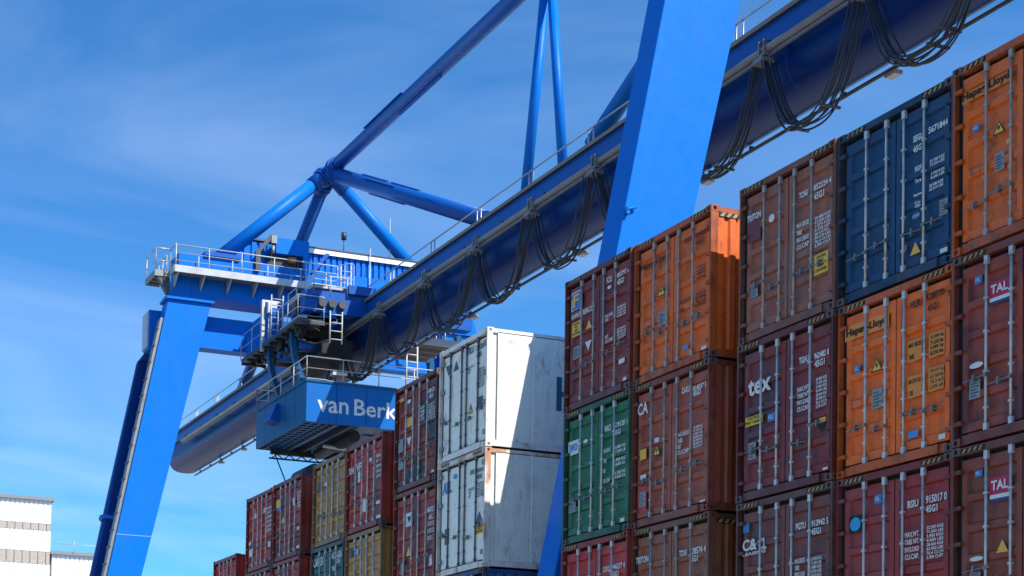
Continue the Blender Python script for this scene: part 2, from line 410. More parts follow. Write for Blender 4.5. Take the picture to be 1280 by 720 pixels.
  ('s', 'plate', 0.212, 0.423, 0.402, 0.713, 'g'),
  ('s', '', 2.122, 0.193, 2.282, 0.233, 'w'),
 ],
 ('B', 2): [
  ('t', 'TRITON', 0.082, 2.22, 0.502, 2.3, 'w'),
  ('t', 'TCNU', 1.482, 2.16, 1.722, 2.279, 'w'),
  ('t', '728574_4', 1.802, 2.15, 2.322, 2.279, 'w'),
  ('t', '45G1', 1.802, 2.019, 2.052, 2.12, 'w'),
 ],
 ('W', 0): [
  ('t', 'TRLU', 1.328, 2.517, 1.678, 2.607, 'd'),
  ('t', '715301', 1.788, 2.517, 2.198, 2.547, 'd'),
  ('t', '45R1', 1.808, 2.307, 2.048, 2.387, 'd'),
  ('v', '', 0.228, 2.227, 0.568, 2.437, 'd'),
  ('w', '', 0.628, 2.297, 0.918, 2.447, 'd'),
  ('b', 'MAX.GROSS|TARE|NET', 1.398, 2.017, 1.698, 2.137, 'd'),
  ('b', '34.000_KG|74.960_LB|4.640_KG|10.230_LB|29.360_KG|64.730_LB|67.8_CU.M|2.390_CUFT', 1.838, 1.507, 2.208, 2.007, 'd'),
  ('w', '', 1.438, 0.987, 1.668, 1.237, 'y'),
  ('s', '', 1.938, 0.997, 2.158, 1.297, 'd'),
 ],
 ('W', 1): [
  ('t', 'APL', 0.198, 2.153, 0.658, 2.353, 'b'),
  ('s', '', 0.188, 2.403, 0.628, 2.393, 'r'),
  ('c', '', 0.738, 2.403, 0.938, 2.533, 'B'),
  ('t', 'APRU', 1.578, 2.363, 1.828, 2.473, 'd'),
  ('t', '503910', 1.928, 2.343, 2.258, 2.453, 'd'),
  ('t', '45R1', 1.938, 2.203, 2.188, 2.293, 'd'),
  ('b', 'MAX.GROSS|TARE|NET', 1.538, 1.773, 1.808, 2.043, 'd'),
  ('b', '34.000_KG|74.960_LB|4.640_KG|10.230_LB|29.360_KG|64.730_LB', 1.928, 1.753, 2.268, 2.083, 'd'),
  ('w', '', 1.898, 1.123, 2.258, 1.363, 'd'),
  ('s', 'CAUTION', 1.908, 0.843, 2.288, 1.143, 'Y'),
  ('s', '', 0.328, 0.803, 0.548, 1.213, 'n'),
 ],
 ('F', 0): [
  ('s', '', 0.07, 2.506, 0.4, 2.596, 'Y'),
  ('c', '', 0.63, 2.356, 0.86, 2.466, 'w'),
  ('s', '', 0.58, 1.726, 0.95, 1.966, 'Y'),
  ('v', '', 0.65, 1.236, 0.93, 1.376, 'w'),
  ('t', '408125', 1.84, 2.366, 2.21, 2.466, 'w'),
  ('t', '45G1', 1.91, 2.236, 2.15, 2.296, 'w'),
  ('b', 'MAX.GR|TARE|NET|CU.CAP', 1.38, 1.706, 1.66, 2.106, 'w'),
  ('b', '32.500_KG|71.650_LB|3.880_KG|8.550_LB|28.620_KG|63.100_LB', 1.84, 1.626, 2.25, 2.076, 'w'),
  ('s', '', 0.13, 1.116, 0.43, 1.476, 'g'),
  ('s', '', 0.15, 0.636, 0.47, 0.966, 'g'),
  ('s', '', 2.1, 0.226, 2.25, 0.286, 'w'),
 ],
 ('F', 1): [
  ('s', '', 0.63, 1.932, 1.04, 2.302, 'w'),
  ('v', '', 0.74, 2.022, 0.95, 2.192, 'k'),
  ('t', '480721', 1.87, 2.122, 2.33, 2.252, 'w'),
  ('t', '45G1', 1.99, 1.932, 2.25, 2.042, 'w'),
  ('b', '32.500_KG|71.650_LB||3.880_KG|8.550_LB||28.620_KG|63.100_LB', 1.92, 1.382, 2.35, 1.862, 'w'),
  ('w', '', 0.71, 1.142, 1.0, 1.362, 'Y'),
  ('s', '', 2.04, 0.712, 2.19, 1.002, 'w'),
  ('s', '', 0.39, 0.662, 0.61, 1.092, 'g'),
 ],
 ('G', 0): [
  ('T', 'DN', 0.09, 1.765, 0.44, 1.975, 'w'),
  ('T', 'VF', 0.61, 1.755, 0.93, 2.015, 'w'),
  ('t', '1', 0.73, 1.525, 0.88, 1.675, 'w'),
  ('s', '', 1.44, 1.915, 1.62, 2.015, 'w'),
  ('b', '308612|22G1|30.480_KG|67.200_LB|2.230_KG', 1.92, 1.295, 2.25, 2.025, 'w'),
  ('s', '', 1.03, 0.535, 1.28, 0.905, 'w'),
  ('s', '', 1.96, 0.605, 2.2, 0.705, 'w'),
  ('s', '', 1.99, 0.195, 2.27, 0.285, 'w'),
 ],
 ('Y', 0): [
  ('s', 'plate', 0.2, 1.735, 0.48, 2.025, 'n'),
  ('s', '', 0.77, 1.825, 0.91, 1.925, 'w'),
 ],
 ('G', 1): [
  ('s', 'plate', 0.18, 1.91, 0.4, 2.21, 'n'),
  ('s', '', 0.64, 1.99, 0.8, 2.13, 'l'),
  ('t', '22G1', 1.48, 2.06, 1.66, 2.15, 'n'),
 ],
 ('Y', 1): [
  ('t', 'CARTEX', 0.09, 2.04, 0.88, 2.26, 'w'),
  ('t', '4126628', 1.48, 2.15, 2.21, 2.24, 'w'),
  ('t', '22G1', 1.85, 1.96, 2.13, 2.04, 'w'),
  ('t', 'TARE', 1.5, 1.77, 1.76, 1.85, 'w'),
 ],
 ('H', 0): [
  ('s', '', 0.11, 1.715, 0.46, 2.075, 'Y'),
  ('s', '', 0.13, 1.695, 0.49, 1.815, 'b'),
  ('s', '', 1.59, 1.675, 1.78, 1.905, 'w'),
  ('b', '671183|22G1|30.480|67.200|2.230', 1.97, 1.515, 2.23, 2.055, 'w'),
  ('s', '', 1.97, 0.795, 2.16, 0.915, 'w'),
  ('s', '', 1.97, 0.225, 2.2, 0.315, 'w'),
  ('w', '', 0.65, 1.285, 0.92, 1.425, 'Y'),
 ],
 ('K', 0): [
  ('s', '', 0.51, 1.805, 0.8, 2.145, 'O'),
  ('s', '', 0.62, 1.815, 0.81, 1.985, 'w'),
  ('t', '508', 1.49, 1.895, 1.75, 2.015, 'w'),
  ('b', '223481|22G1|30.480|67.200|2.230|28.250', 1.84, 1.115, 2.26, 2.015, 'w'),
  ('s', '', 1.98, 0.655, 2.19, 0.845, 'w'),
  ('s', '', 0.2, 0.545, 0.49, 0.815, 'w'),
  ('c', '', 0.17, 0.945, 0.4, 1.075, 'w'),
 ],
}

# ------------------------------------------------------------------ shipping containers
CW, CL = 2.438, 12.192
DY = .075                      # the door skin sits this far behind the frame's front
LEAF = ((.135, 1.207), (1.231, 2.303))
def bands(H):
    n = 5; z0, z1 = .30, H-.30; pit = (z1-z0)/n
    return [(z0+i*pit+.04, z0+(i+1)*pit-.07) for i in range(n)]
def door_depth(x, z, H, reefer=False):
    if reefer: return DY
    e = None
    for a, b in LEAF:
        if a <= x <= b: e = min(x-a, b-x)
    if e is None: return DY
    k = max(0, min(1, (e-.09)/.03)); d = 0
    for a, b in bands(H):
        if a < z < b: d = min(1, (z-a)/.025, (b-z)/.025)
    return DY+.050*k*d
_cm = {}
def cmesh(key, fn):
    if key not in _cm:
        m = MB(); fn(m); _cm[key] = m.mesh(key[0])
    return _cm[key]
def casting_mesh(m, sx, sy):
    # 162 x 178 x 118 mm block with an oval hole in the front and in the outer side face; sx=1: outer side at +x, sy=1: outer end at -y
    a, b, h = .162, .178, .118
    def hole(P, Ux, Uz, Nn, w_, h_):
        n = 8; ring = []; fr = []
        for i in range(n):
            t = 2*math.pi*(i+.5)/n; c = math.copysign(min(1, abs(math.cos(t))*1.15), math.cos(t)); s_ = math.copysign(min(1, abs(math.sin(t))*1.1), math.sin(t))
            ring.append(P+Ux*(c*w_/2)+Uz*(s_*h_/2))
        deep = [r_-Nn*.05 for r_ in ring]
        m.add(ring+deep, [(i, (i+1) % n, n+(i+1) % n, n+i) for i in range(n)])
        m.add(deep, [tuple(range(n))])
        return ring
    def face(P, Ux, Uz, Nn, w_, h_, hw, hh):
        ring = hole(P, Ux, Uz, Nn, hw, hh); n = 8
        cor = []
        for i in range(n):
            t = 2*math.pi*(i+.5)/n; c, s_ = math.cos(t), math.sin(t); k = 1/max(abs(c), abs(s_)); cor.append(P+Ux*(c*k*w_/2)+Uz*(s_*k*h_/2))
        m.add(ring+cor, [(i, (i+1) % n, n+(i+1) % n, n+i) for i in range(n)])
        # fill the square's corners
        for q in ((1, 1), (-1, 1), (-1, -1), (1, -1)):
            k0 = {(1, 1): (0, 1), (-1, 1): (2, 3), (-1, -1): (4, 5), (1, -1): (6, 7)}[q]
            m.add([cor[k0[0]], P+Ux*(q[0]*w_/2)+Uz*(q[1]*h_/2), cor[k0[1]]], [(0, 1, 2)])
    Z = Vector((0, 0, 1)); X = Vector((1, 0, 0)); Y = Vector((0, 1, 0))
    yf = 0 if sy else b; xs = a if sx else 0
    face(Vector((a/2, yf, h/2)), X, Z, -Y if sy else Y, a, h, .068, .082)
    face(Vector((xs, b/2, h/2)), Y, Z, X if sx else -X, b, h, .078, .076)
    y2 = b if sy else 0; x2 = 0 if sx else a
    m.add([(0, y2, 0), (a, y2, 0), (a, y2, h), (0, y2, h)], [(0, 1, 2, 3)])
    m.add([(x2, 0, 0), (x2, b, 0), (x2, b, h), (x2, 0, h)], [(0, 1, 2, 3)])
    m.add([(0, 0, 0), (a, 0, 0), (a, b, 0), (0, b, 0)], [(0, 1, 2, 3)]); m.add([(0, 0, h), (a, 0, h), (a, b, h), (0, b, h)], [(0, 1, 2, 3)])
def door_mesh(m, H, side, reefer):
    a, b = LEAF[side]; z0, z1 = .20, H-.195
    if reefer:
        m.box(a, b, DY, DY+.06, z0, z1)
        for zz_ in (z0+.02, z1-.04): m.box(a+.02, b-.02, DY-.006, DY, zz_, zz_+.02)
        return
    xs = [a, a+.09, a+.12, b-.12, b-.09, b]; zs = [z0]
    for p, q in bands(H): zs += [p, p+.025, q-.025, q]
    zs.append(z1)
    vs = []
    for z in zs:
        for i, x in enumerate(xs): vs.append((x, door_depth(x, z, H) if i in (2, 3) else DY, z))
    n = len(xs); fs = [(j*n+i, j*n+i+1, (j+1)*n+i+1, (j+1)*n+i) for j in range(len(zs)-1) for i in range(n-1)]
    m.add(vs, fs)
    m.box(a, b, DY+.055, DY+.07, z0, z1)
    for (x0, x1, y0, y1) in ((a-.0, a+.004, DY+.002, DY+.055), (b-.004, b, DY+.002, DY+.055)): m.box(x0, x1, y0, y1, z0, z1)
    m.box(a, b, DY+.002, DY+.055, z1-.004, z1); m.box(a, b, DY+.002, DY+.055, z0, z0+.004)
def side_mesh(m, H, sgn, reefer):
    y0, y1 = .30, CL-.25; zb, zt = .16, H-.10
    pts = []
    if reefer:
        y = .30
        while y < y1:
            pts += [(y, .006), (y+.94, .006), (y+.95, .026), (y+.975, .026), (y+.985, .0), (y+1.02, .0)]; y += 1.03
        pts = [p for p in pts if p[0] < y1]+[(y1, 0)]
    else:
        y = y0; pts = [(.10, .014), (y0, .014)]
        while y+.278 < y1:
            pts += [(y+.036, .045), (y+.036+.070, .045), (y+.142, .009), (y+.142+.110, .009)]; y += .278
        pts += [(y1, .009), (CL-.1, .009)]
    vs = []; 
    for yy, d in pts:
        x = CW-d if sgn > 0 else d
        vs += [(x, yy, zb), (x, yy, zt)]
    m.add(vs, [(2*i, 2*i+2, 2*i+3, 2*i+1) for i in range(len(pts)-1)])
    x0, x1 = (CW-.055, CW-.05) if sgn > 0 else (.05, .055)
    m.box(x0, x1, .1, CL-.1, zb, zt)
def bar_mesh(m, H, flip):
    y = .046
    m.tube((0, y, .075), (0, y, H-.075), .0205, 8)
    s = -1 if flip else 1
    for z, d in ((.13, 1), (H-.255, -1)):
        m.box(-.02, .045 if s > 0 else .02, y-.03, y+.022, z, z+.13) if s > 0 else m.box(-.045, .02, y-.03, y+.022, z, z+.13)
    m.box(-.028, .028, y-.026, y+.02, .06, .085); m.box(-.028, .028, y-.026, y+.02, H-.09, H-.065)
    for z in (.48, 1.02, 1.62, 2.12): m.box(-.032, .032, y-.022, y+.03, z, z+.035)
def handle_mesh(m, s):
    y = .034
    m.box(-.024, .024, y-.022, y+.01, -.028, .028)
    m.hexa([(0, y-.022, -.008), (s*.40, y-.018, -.035), (s*.40, y-.010, -.035), (0, y-.014, -.008)], [(0, y-.022, .008), (s*.40, y-.018, -.020), (s*.40, y-.010, -.020), (0, y-.014, .008)])
    m.box(s*.20-.022, s*.20+.022, y-.028, y+.04, -.045, .045); m.box(s*.20-.014, s*.20+.014, y-.036, y-.024, -.075, .012)
def hinge_mesh(m, side):
    if side == 0: m.box(.022, .165, .012, .086, 0, .062); m.tube((.05, .018, -.01), (.05, .018, .072), .018, 6)
    else: m.box(CW-.165, CW-.022, .012, .086, 0, .062); m.tube((CW-.05, .018, -.01), (CW-.05, .018, .072), .018, 6)
def reefer_hinge(m, side):
    if side == 0: m.box(.02, .20, .015, .088, 0, .115)
    else: m.box(CW-.20, CW-.02, .015, .088, 0, .115)
def stripe_mesh(m): m.add([(0, 0, 0), (.045, 0, 0), (.085, 0, .062), (.04, 0, .062)], [(0, 1, 2, 3)])
def side_stripe_mesh(m): m.add([(0, 0, 0), (0, .07, 0), (0, .13, .075), (0, .06, .075)], [(0, 1, 2, 3)])

MARKBOLD = {'T': .03, 't': .03, 'b': .02}
def add_text(m, txt, x0, z0, x1, z1, surf, bold, lift=.004):
    vs, fs = glyphs(txt, bold); y = DY-lift
    out = [(x0+u*(x1-x0), y, z0+v*(z1-z0)) for u, v in vs]
    m.add(out, fs)
def patch_grid(m, x0, z0, x1, z1, surf, lift):
    m.box(x0, x1, DY-lift, DY-max(0, lift-.003), z0, z1)
def disc(m, x0, z0, x1, z1, surf, lift, r0=0., n=18):
    cx, cz, a, b = (x0+x1)/2, (z0+z1)/2, (x1-x0)/2, (z1-z0)/2
    o = [(cx+a*math.cos(2*math.pi*i/n), cz+b*math.sin(2*math.pi*i/n)) for i in range(n)]
    if r0:
        i_ = [(cx+(x-cx)*r0, cz+(z-cz)*r0) for x, z in o]; p = o+i_
        m.add([(x, DY-lift, z) for x, z in p], [(k, (k+1) % n, n+(k+1) % n, n+k) for k in range(n)])
    else: m.add([(x, DY-lift, z) for x, z in o], [tuple(range(n))])
def add_marks(items, H, par, reefer):
    """lettering, stickers, plates and logos as flat print on the doors"""
    S = lambda x, z: door_depth(x, z, H, reefer)
    for ii, (kind, txt, x0, z0, x1, z1, c) in enumerate(items):
        txt = txt.replace('_', ' '); x0, x1 = min(x0, x1), min(max(x0, x1), 2.285)
        if kind in 'tT' and c != 'x':
            cw = (x1-x0)/max(1, len(txt)); hh = z1-z0; zc = (z0+z1)/2; hh = max(hh, (2.0 if kind == 't' else 1.1)*cw)
            hh = min(hh, 2.6*cw if kind == 't' else 9)
            if txt == 'LEASING': hh = .055; zc -= .02
            m = MB(); add_text(m, txt, x0, zc-hh/2, x1, zc+hh/2, S, MARKBOLD[kind], .015); m.build('lettering', c, par)
        elif kind == 'b':
            rows = txt.split('|'); n = len(rows); zc = (z0+z1)/2; hh = max(z1-z0, n*.062); rh = hh/n; m = MB()
            mxl = max(len(r_) for r_ in rows)
            for i, r_ in enumerate(rows):
                if not r_: continue
                zt = zc+hh/2-i*rh; xx = x0+(x1-x0)*len(r_)/mxl if mxl-len(r_) > 3 else x1
                add_text(m, r_, x0, zt-min(rh*.80, .085), xx, zt, S, .028, .015)
            m.build('weight_table', c, par)
        elif kind == 'T' and c == 'x':
            zm = z0+(z1-z0)*.30; zn = z0+(z1-z0)*.14
            m = MB(); patch_grid(m, x0, zm, x1, z1, S, .004); sg = m.build('logo_panel', 'x', par)
            m = MB(); add_text(m, txt, x0+.03, zm+(z1-zm)*.24, x1-.02, zm+(z1-zm)*.80, S, .03, .015); m.build('lettering', 'w', sg)
            m = MB(); patch_grid(m, x0, zn, x1, zm, S, .004); m.build('logo_strip', 'w', sg)
            m = MB(); patch_grid(m, x0, z0, x1, zn, S, .004); m.build('logo_strip', 'navy', sg)
        elif kind == 's':
            m = MB(); patch_grid(m, x0, z0, x1, z1, S, .002+.0007*ii)
            p = m.build('data_plate' if txt == 'plate' else 'sticker', c, par)
            if txt == 'gl':
                m = MB(); w_ = x1-x0; h_ = z1-z0; add_text(m, 'GL', x0+w_*.15, z0+h_*.3, x1-w_*.15, z1-h_*.25, S, .02, .015); m.build('lettering', 'w', p)
            elif txt == 'plate':
                m = MB(); w_ = x1-x0; h_ = z1-z0
                for i in range(5): m.box(x0+w_*.12, x1-w_*(.12 if i % 2 else .4), S(x0, z0)-.006, S(x0, z0)-.003, z0+h_*(.14+.165*i), z0+h_*(.17+.165*i)) if False else patch_grid(m, x0+w_*.12, z0+h_*(.12+.165*i), x1-w_*(.12 if i % 2 else .35), z0+h_*(.18+.165*i), S, .015)
                m.build('engraved_line', 'd', p)
            elif txt.lower() == 'caution':
                m = MB(); w_ = x1-x0; h_ = z1-z0
                rows = ["CAUTION", "9'6\"", "HIGH", "CONTAINER"] if h_ > w_*.7 else ["CAUTION", "9'6\" HIGH"]
                for i, r_ in enumerate(rows):
                    zt = z1-h_*(.08+.88*i/len(rows)); q = .5*len(r_)/9*w_*.85
                    xc = (x0+x1)/2; add_text(m, r_, xc-q, zt-h_*.62/len(rows), xc+q, zt, S, .02, .015)
                m.build('lettering', 'k', p)
        elif kind == 'c':
            m = MB(); ring = c == 'l'; disc(m, x0, z0, x1, z1, S, .0135, .8 if ring else 0.)
            if ring: patch_grid(m, x0+.03, (z0+z1)/2-.012, x1-.03, (z0+z1)/2+.012, S, .0135)
            m.build('round_sticker', c, par)
        elif kind == 'o':
            m = MB(); t = .008
            patch_grid(m, x0, z0, x1, z0+t, S, .004); patch_grid(m, x0, z1-t, x1, z1, S, .004)
            patch_grid(m, x0, z0, x0+t, z1, S, .004); patch_grid(m, x1-t, z0, x1, z1, S, .004)
            m.build('outlined_box', c, par)
        elif kind in 'wv':
            h_ = max(z1-z0, .85*(x1-x0)); zc = (z0+z1)/2; z0, z1 = zc-h_/2, zc+h_/2; xc = (x0+x1)/2
            T = lambda k: [(x0+(x1-x0)*k, z0+h_*k*.7), (x1-(x1-x0)*k, z0+h_*k*.7), (xc, z1-h_*k*1.2)]
            if kind == 'v': T = lambda k: [(x0, z1), (x1, z1), (xc, z0)]
            yy = DY
            m = MB(); m.add([(x, yy-.0132, z) for x, z in T(0)], [(0, 1, 2)])
            p = m.build('warning_triangle', 'k' if c == 'y' else c, par)
            if c == 'y':
                m = MB(); m.add([(x, yy-.0145, z) for x, z in T(.12)], [(0, 1, 2)]); q = m.build('yellow_field', 'y', p)
                m = MB(); m.add([(x, yy-.016, z) for x, z in ((xc-.02, zc+h_*.12), (xc+.03, zc+h_*.1), (xc+.005, zc-h_*.05), (xc+.03, zc-h_*.05), (xc-.015, zc-h_*.30), (xc-.005, zc-h_*.12), (xc-.03, zc-h_*.12))], [(0, 1, 2, 3, 4, 5, 6)]); m.build('lightning_mark', 'k', p)

MT['handle'] = paint('handle_steel', (.20, .19, .18), .5, metal=.5, wear=.5, rust=.3, scale=3)
def container(x, y, z, H, mat, label, marks=None, kind='dry', group=None, bars='bar', hz=.70, detail=True, stripes=True, frame=None):
    reefer = kind == 'reefer'; mat = MT[mat] if isinstance(mat, str) else mat; 
    fm = MT[frame] if frame else MT.get(mat.name+'_f', mat)
    t = thing('shipping_container', (x+random.uniform(-.012, .012), y+random.uniform(-.02, .02), z), label, 'shipping container', group); K = round(H, 3)
    P = lambda n, me, mt=mat, loc=None: put(n, me, t, mt, loc)
    cast = [cmesh(('corner_casting', sx, sy), lambda m, sx=sx, sy=sy: casting_mesh(m, sx, sy)) for sy in (1, 0) for sx in (0, 1)]
    for iy, yy in enumerate((0, CL-.178)):
        for ix, xx in enumerate((0, CW-.162)):
            for zz_ in (0, H-.118): P('corner_casting', cast[iy*2+ix], MT['casting'] if not reefer and random.random() < .6 else fm, (xx, yy, zz_))
    lz = H-.236
    P('corner_post', cmesh(('corner_post', K, 0), lambda m: (m.box(.004, .040, .004, .16, .118, H-.118), m.box(.040, .064, .12, .16, .118, H-.118))), fm)
    P('corner_post', cmesh(('corner_post', K, 1), lambda m: (m.box(CW-.040, CW-.004, .004, .16, .118, H-.118), m.box(CW-.064, CW-.040, .12, .16, .118, H-.118))), fm)
    rear = cmesh(('corner_post', K, 2), lambda m: m.box(.004, .15, CL-.15, CL-.004, .118, H-.118))
    P('corner_post', rear, fm); P('corner_post', rear, fm, (CW-.154, 0, 0))
    P('door_header', cmesh(('door_header', K), lambda m: m.box(.162, CW-.162, .006, .12, H-.128, H-.014)), fm)
    P('door_sill', cmesh(('door_sill', K), lambda m: (m.box(.162, .30, .04, .14, .012, .155), m.box(.30, CW-.30, .006, .14, .012, .155), m.box(CW-.30, CW-.162, .04, .14, .012, .155))), fm)
    P('roof', cmesh(('roof', K), lambda m: m.box(.03, CW-.03, .12, CL-.08, H-.045, H-.03)), mat)
    P('end_wall', cmesh(('end_wall', K), lambda m: m.box(.15, CW-.15, CL-.06, CL-.03, .05, H-.03)), mat)
    for s in (0, 1):
        xa = CW-.06 if s else 0.0
        P('bottom_rail', cmesh(('bottom_rail', K, s), lambda m: m.box(CW-.05 if s else .006, CW-.006 if s else .05, .178, CL-.178, .02, .165)), fm)
        P('top_rail', cmesh(('top_rail', K, s), lambda m: m.box(CW-.066 if s else .006, CW-.006 if s else .066, .178, CL-.178, H-.12 if not reefer else H-.16, H-.02)), fm)
    P('side_wall', cmesh(('side_wall', K, 1, reefer), lambda m: side_mesh(m, H, 1, reefer)))
    P('side_wall', cmesh(('side_wall', K, -1, reefer), lambda m: side_mesh(m, H, -1, reefer)))
    P('door_gasket', cmesh(('door_gasket', K), lambda m: m.box(.041, CW-.041, .105, .119, .118, H-.118) if False else (m.box(.065, CW-.065, .147, .158, .118, H-.118), m.box(.041, .134, .10, .118, .118, H-.118), m.box(CW-.134, CW-.041, .10, .118, .118, H-.118))), MT['gasket'])
    for s in (0, 1):
        d = P('door', cmesh(('door', K, s, reefer), lambda m: door_mesh(m, H, s, reefer)))
        if not detail: continue
        n = 4 if reefer else 5
        for i in range(n):
            zz_ = .32+(H-.72)*i/(n-1)
            put('hinge', cmesh(('hinge', s, reefer), lambda m: (reefer_hinge if reefer else hinge_mesh)(m, s)), d, MT['galv_dark'] if reefer else fm, (0, 0, zz_))
    if detail:
        bm_ = cmesh(('locking_bar', K, 0), lambda m: bar_mesh(m, H, False))
        for i, bx in enumerate((.60, 1.03, 1.41, 1.84)):
            if reefer: bx = (.52, 1.09, 1.35, 1.92)[i]
            b = P('locking_bar', bm_, MT[bars], (bx+random.uniform(-.015, .015), 0, 0))
            s = -1 if i < 2 else 1
            if i in (1, 2): s = -1 if i == 1 else 1
            put('handle', cmesh(('handle', s), lambda m: handle_mesh(m, s)), b, MT['handle'], (0, 0, hz+random.uniform(-.06, .10)+(.10 if i in (0, 3) else 0)*(1 if hz > .8 else .3)))
    if stripes and K > 2.8:
        bk0 = cmesh(('stripe_backing', 0), lambda m: m.box(0, .44, .0035, .03, 0, .078)); st = cmesh(('warning_stripe', 0), stripe_mesh)
        for xx in (.175, CW-.175-.44):
            bk = P('stripe_backing', bk0, MT['k'], (xx, 0, H-.108))
            for i in range(4): put('warning_stripe', st, bk, MT['stripe_y'], (.02+.10*i, .001, .008))
        if stripes == 'side':
            bk = P('stripe_backing', cmesh(('side_backing', 0), lambda m: m.box(0, .02, 0, .46, 0, .085)), MT['k'], (CW-.0175, .19, H-.21)); st = cmesh(('side_stripe', 0), side_stripe_mesh)
            for i in range(3): put('warning_stripe', st, bk, MT['stripe_y'], (.0215, .01+.14*i, .005))
    if marks: add_marks(marks, H, t, reefer)
    return t

def cpaint(name, rgb, **k):
    kw = dict(rough=.5, wear=.6, rust=.4, streak=.32, bump=.2, spec=.35); kw.update(k); kw['rust'] = min(1, kw['rust']*1.3)
    red = rgb[0] > rgb[2]*1.3
    k_ = 1.3 if max(rgb) < .45 else 1.08
    rgb = (min(.9, rgb[0]*k_*(1.3 if red else 1)+.006), min(.9, rgb[1]*k_), min(.9, rgb[2]*k_*(.45 if red else 1)))
    MT[name] = paint(name, rgb, **kw)
    kw.update(rust=max(.6, kw['rust']), streak=.75, wear=.8, patch_amt=0.)
    MT[name+'_f'] = paint(name+'_frame', tuple(v*.58 for v in rgb), **kw)
cpaint('c_orange', (.50, .115, .012), rust=.45, seed=1.)
cpaint('c_orange2', (.60, .135, .015), rust=.22, seed=4.)
cpaint('c_navy', (.0, .038, .095), rust=.08, wear=.3, seed=2.)
cpaint('c_brown', (.18, .075, .085), rust=.45, patch=(.16, .12, .12), patch_amt=.5, seed=3.)
cpaint('c_plum', (.115, .018, .035), rust=.2, patch=(.035, .055, .085), patch_amt=.55, seed=5.)
cpaint('c_slate', (.10, .028, .036), rust=.25, patch=(.04, .05, .062), patch_amt=.9, seed=6.)
cpaint('c_wine', (.17, .020, .038), rust=.15, seed=7.)
cpaint('c_tal', (.17, .035, .035), rust=.35, patch=(.09, .022, .03), patch_amt=.8, seed=8.)
cpaint('c_tal2', (.135, .032, .030), rust=.4, patch=(.12, .06, .03), patch_amt=.5, seed=9.)
cpaint('c_maroon', (.13, .020, .030), rust=.2, patch=(.07, .035, .04), patch_amt=.5, seed=10.)
cpaint('c_green', (.006, .105, .042), rust=.12, seed=11.)
cpaint('c_crimson', (.28, .018, .032), rust=.2, seed=12.)
cpaint('c_oxide', (.21, .050, .042), rust=.4, seed=13.)
cpaint('c_oxide2', (.17, .060, .048), rust=.5, seed=14.)
cpaint('c_white', (.74, .74, .64), rust=.3, wear=.3, streak=.3, rough=.45, seed=15.)
cpaint('c_white_post2', (.68, .62, .54), rust=.6, patch=(.50, .20, .07), patch_amt=.85, seed=31.)
cpaint('c_white_post', (.70, .66, .60), rust=.35, wear=.4, seed=16.)
cpaint('c_blue', (.006, .07, .26), rust=.15, seed=17.)
cpaint('c_dark', (0.150, .030, 0.027), rust=.4, patch=(.035, .045, .06), patch_amt=1., seed=18.)
cpaint('c_dark2', (0.195, .026, 0.026), rust=.4, patch=(.04, .045, .055), patch_amt=.7, seed=19.)
cpaint('c_yellow', (.25, .17, .10), rust=.35, streak=.3, seed=20.)
cpaint('c_yellow2', (.28, .18, .09), rust=.2, seed=21.)
cpaint('c_red', (0.260, .026, 0.024), rust=.4, patch=(.10, .09, .095), patch_amt=.75, seed=22.)
cpaint('c_teal', (.012, .085, .070), rust=.25, seed=23.)
cpaint('c_red2', (0.312, .020, 0.018), rust=.3, patch=(.06, .06, .07), patch_amt=.6, seed=24.)

XS = dict(E=(-5.365, 0.), D=(-7.882, .078), C=(-10.333, .033), B=(-13.472, -.04), A=(-15.924, -.094), W=(-21.768, -.104),
          F=(-24.53, 0.), G=(-27.66, 0.), Y=(-30.19, 0.), H=(-33.57, 0.), K=(-36.12, 0.), I=(-39.50, 0.))
GR = 'shipping containers stacked under the gantry crane'
TALL = [(14.58, 0), (14.58-2.9165, 1), (14.58-5.833, 2)]
VIS = [
 ('E', 0, 'c_orange', 'rusty orange container at the right edge, topmost of its stack', 'bar_dirty', .70),
 ('E', 1, 'c_tal', 'maroon container with crimson logo panel, directly under the rusty orange one', 'bar', .85),
 ('E', 2, 'c_tal2', 'brownish maroon container with crimson logo panel, third down at the right edge', 'bar', .85),
 ('D', 0, 'c_navy', 'navy blue container on top between the brown one and the rusty orange one', 'bar', .70),
 ('D', 1, 'c_orange2', 'bright orange container with ochre data patches, directly under the navy blue one', 'bar', .70),
 ('D', 2, 'c_wine', 'wine red container with a round cyan sticker, under the bright orange one', 'bar', .85),
 ('C', 0, 'c_brown', 'dusty brown container with white dot and yellow sticker, left of the navy blue one', 'bar_dirty', .85),
 ('C', 1, 'c_plum', 'dark plum container with large white letters tex and a yellow caution tag', 'bar', .85),
 ('C', 2, 'c_slate', 'slate and maroon patched container with white letters C& CL', 'bar', .85),
 ('B', 0, 'c_orange', 'orange container with sunlit corrugated side, topmost right of the blue crane leg', 'bar_dirty', .85),
 ('B', 1, 'c_oxide', 'red oxide container with white letters CAI, under the orange one with the sunlit side', 'bar_dirty', .85),
 ('B', 2, 'c_oxide2', 'red brown container at the lower frame edge, two below the sunlit orange one', 'bar_dirty', .85),
 ('A', 0, 'c_maroon', 'dark maroon container with square blue and yellow logo, just below the crane leg', 'bar_dirty', .85),
 ('A', 1, 'c_green', 'green container with a white logo label, between the dark maroon and the crimson ones', 'bar', .85),
 ('A', 2, 'c_crimson', 'crimson container cut off by the lower frame edge, directly under the green one', 'bar', .85),
]
CH = 2.896
for s, k, mt, lab, bars, hz in VIS:
    x, y = XS[s]; container(x, y, 14.58-2.9165*(k+1), CH, mt, lab, MARKS.get((s, k)), group=GR, bars=bars, hz=hz, stripes='side' if s == 'B' and k != 1 else True)
x, y = XS['W']
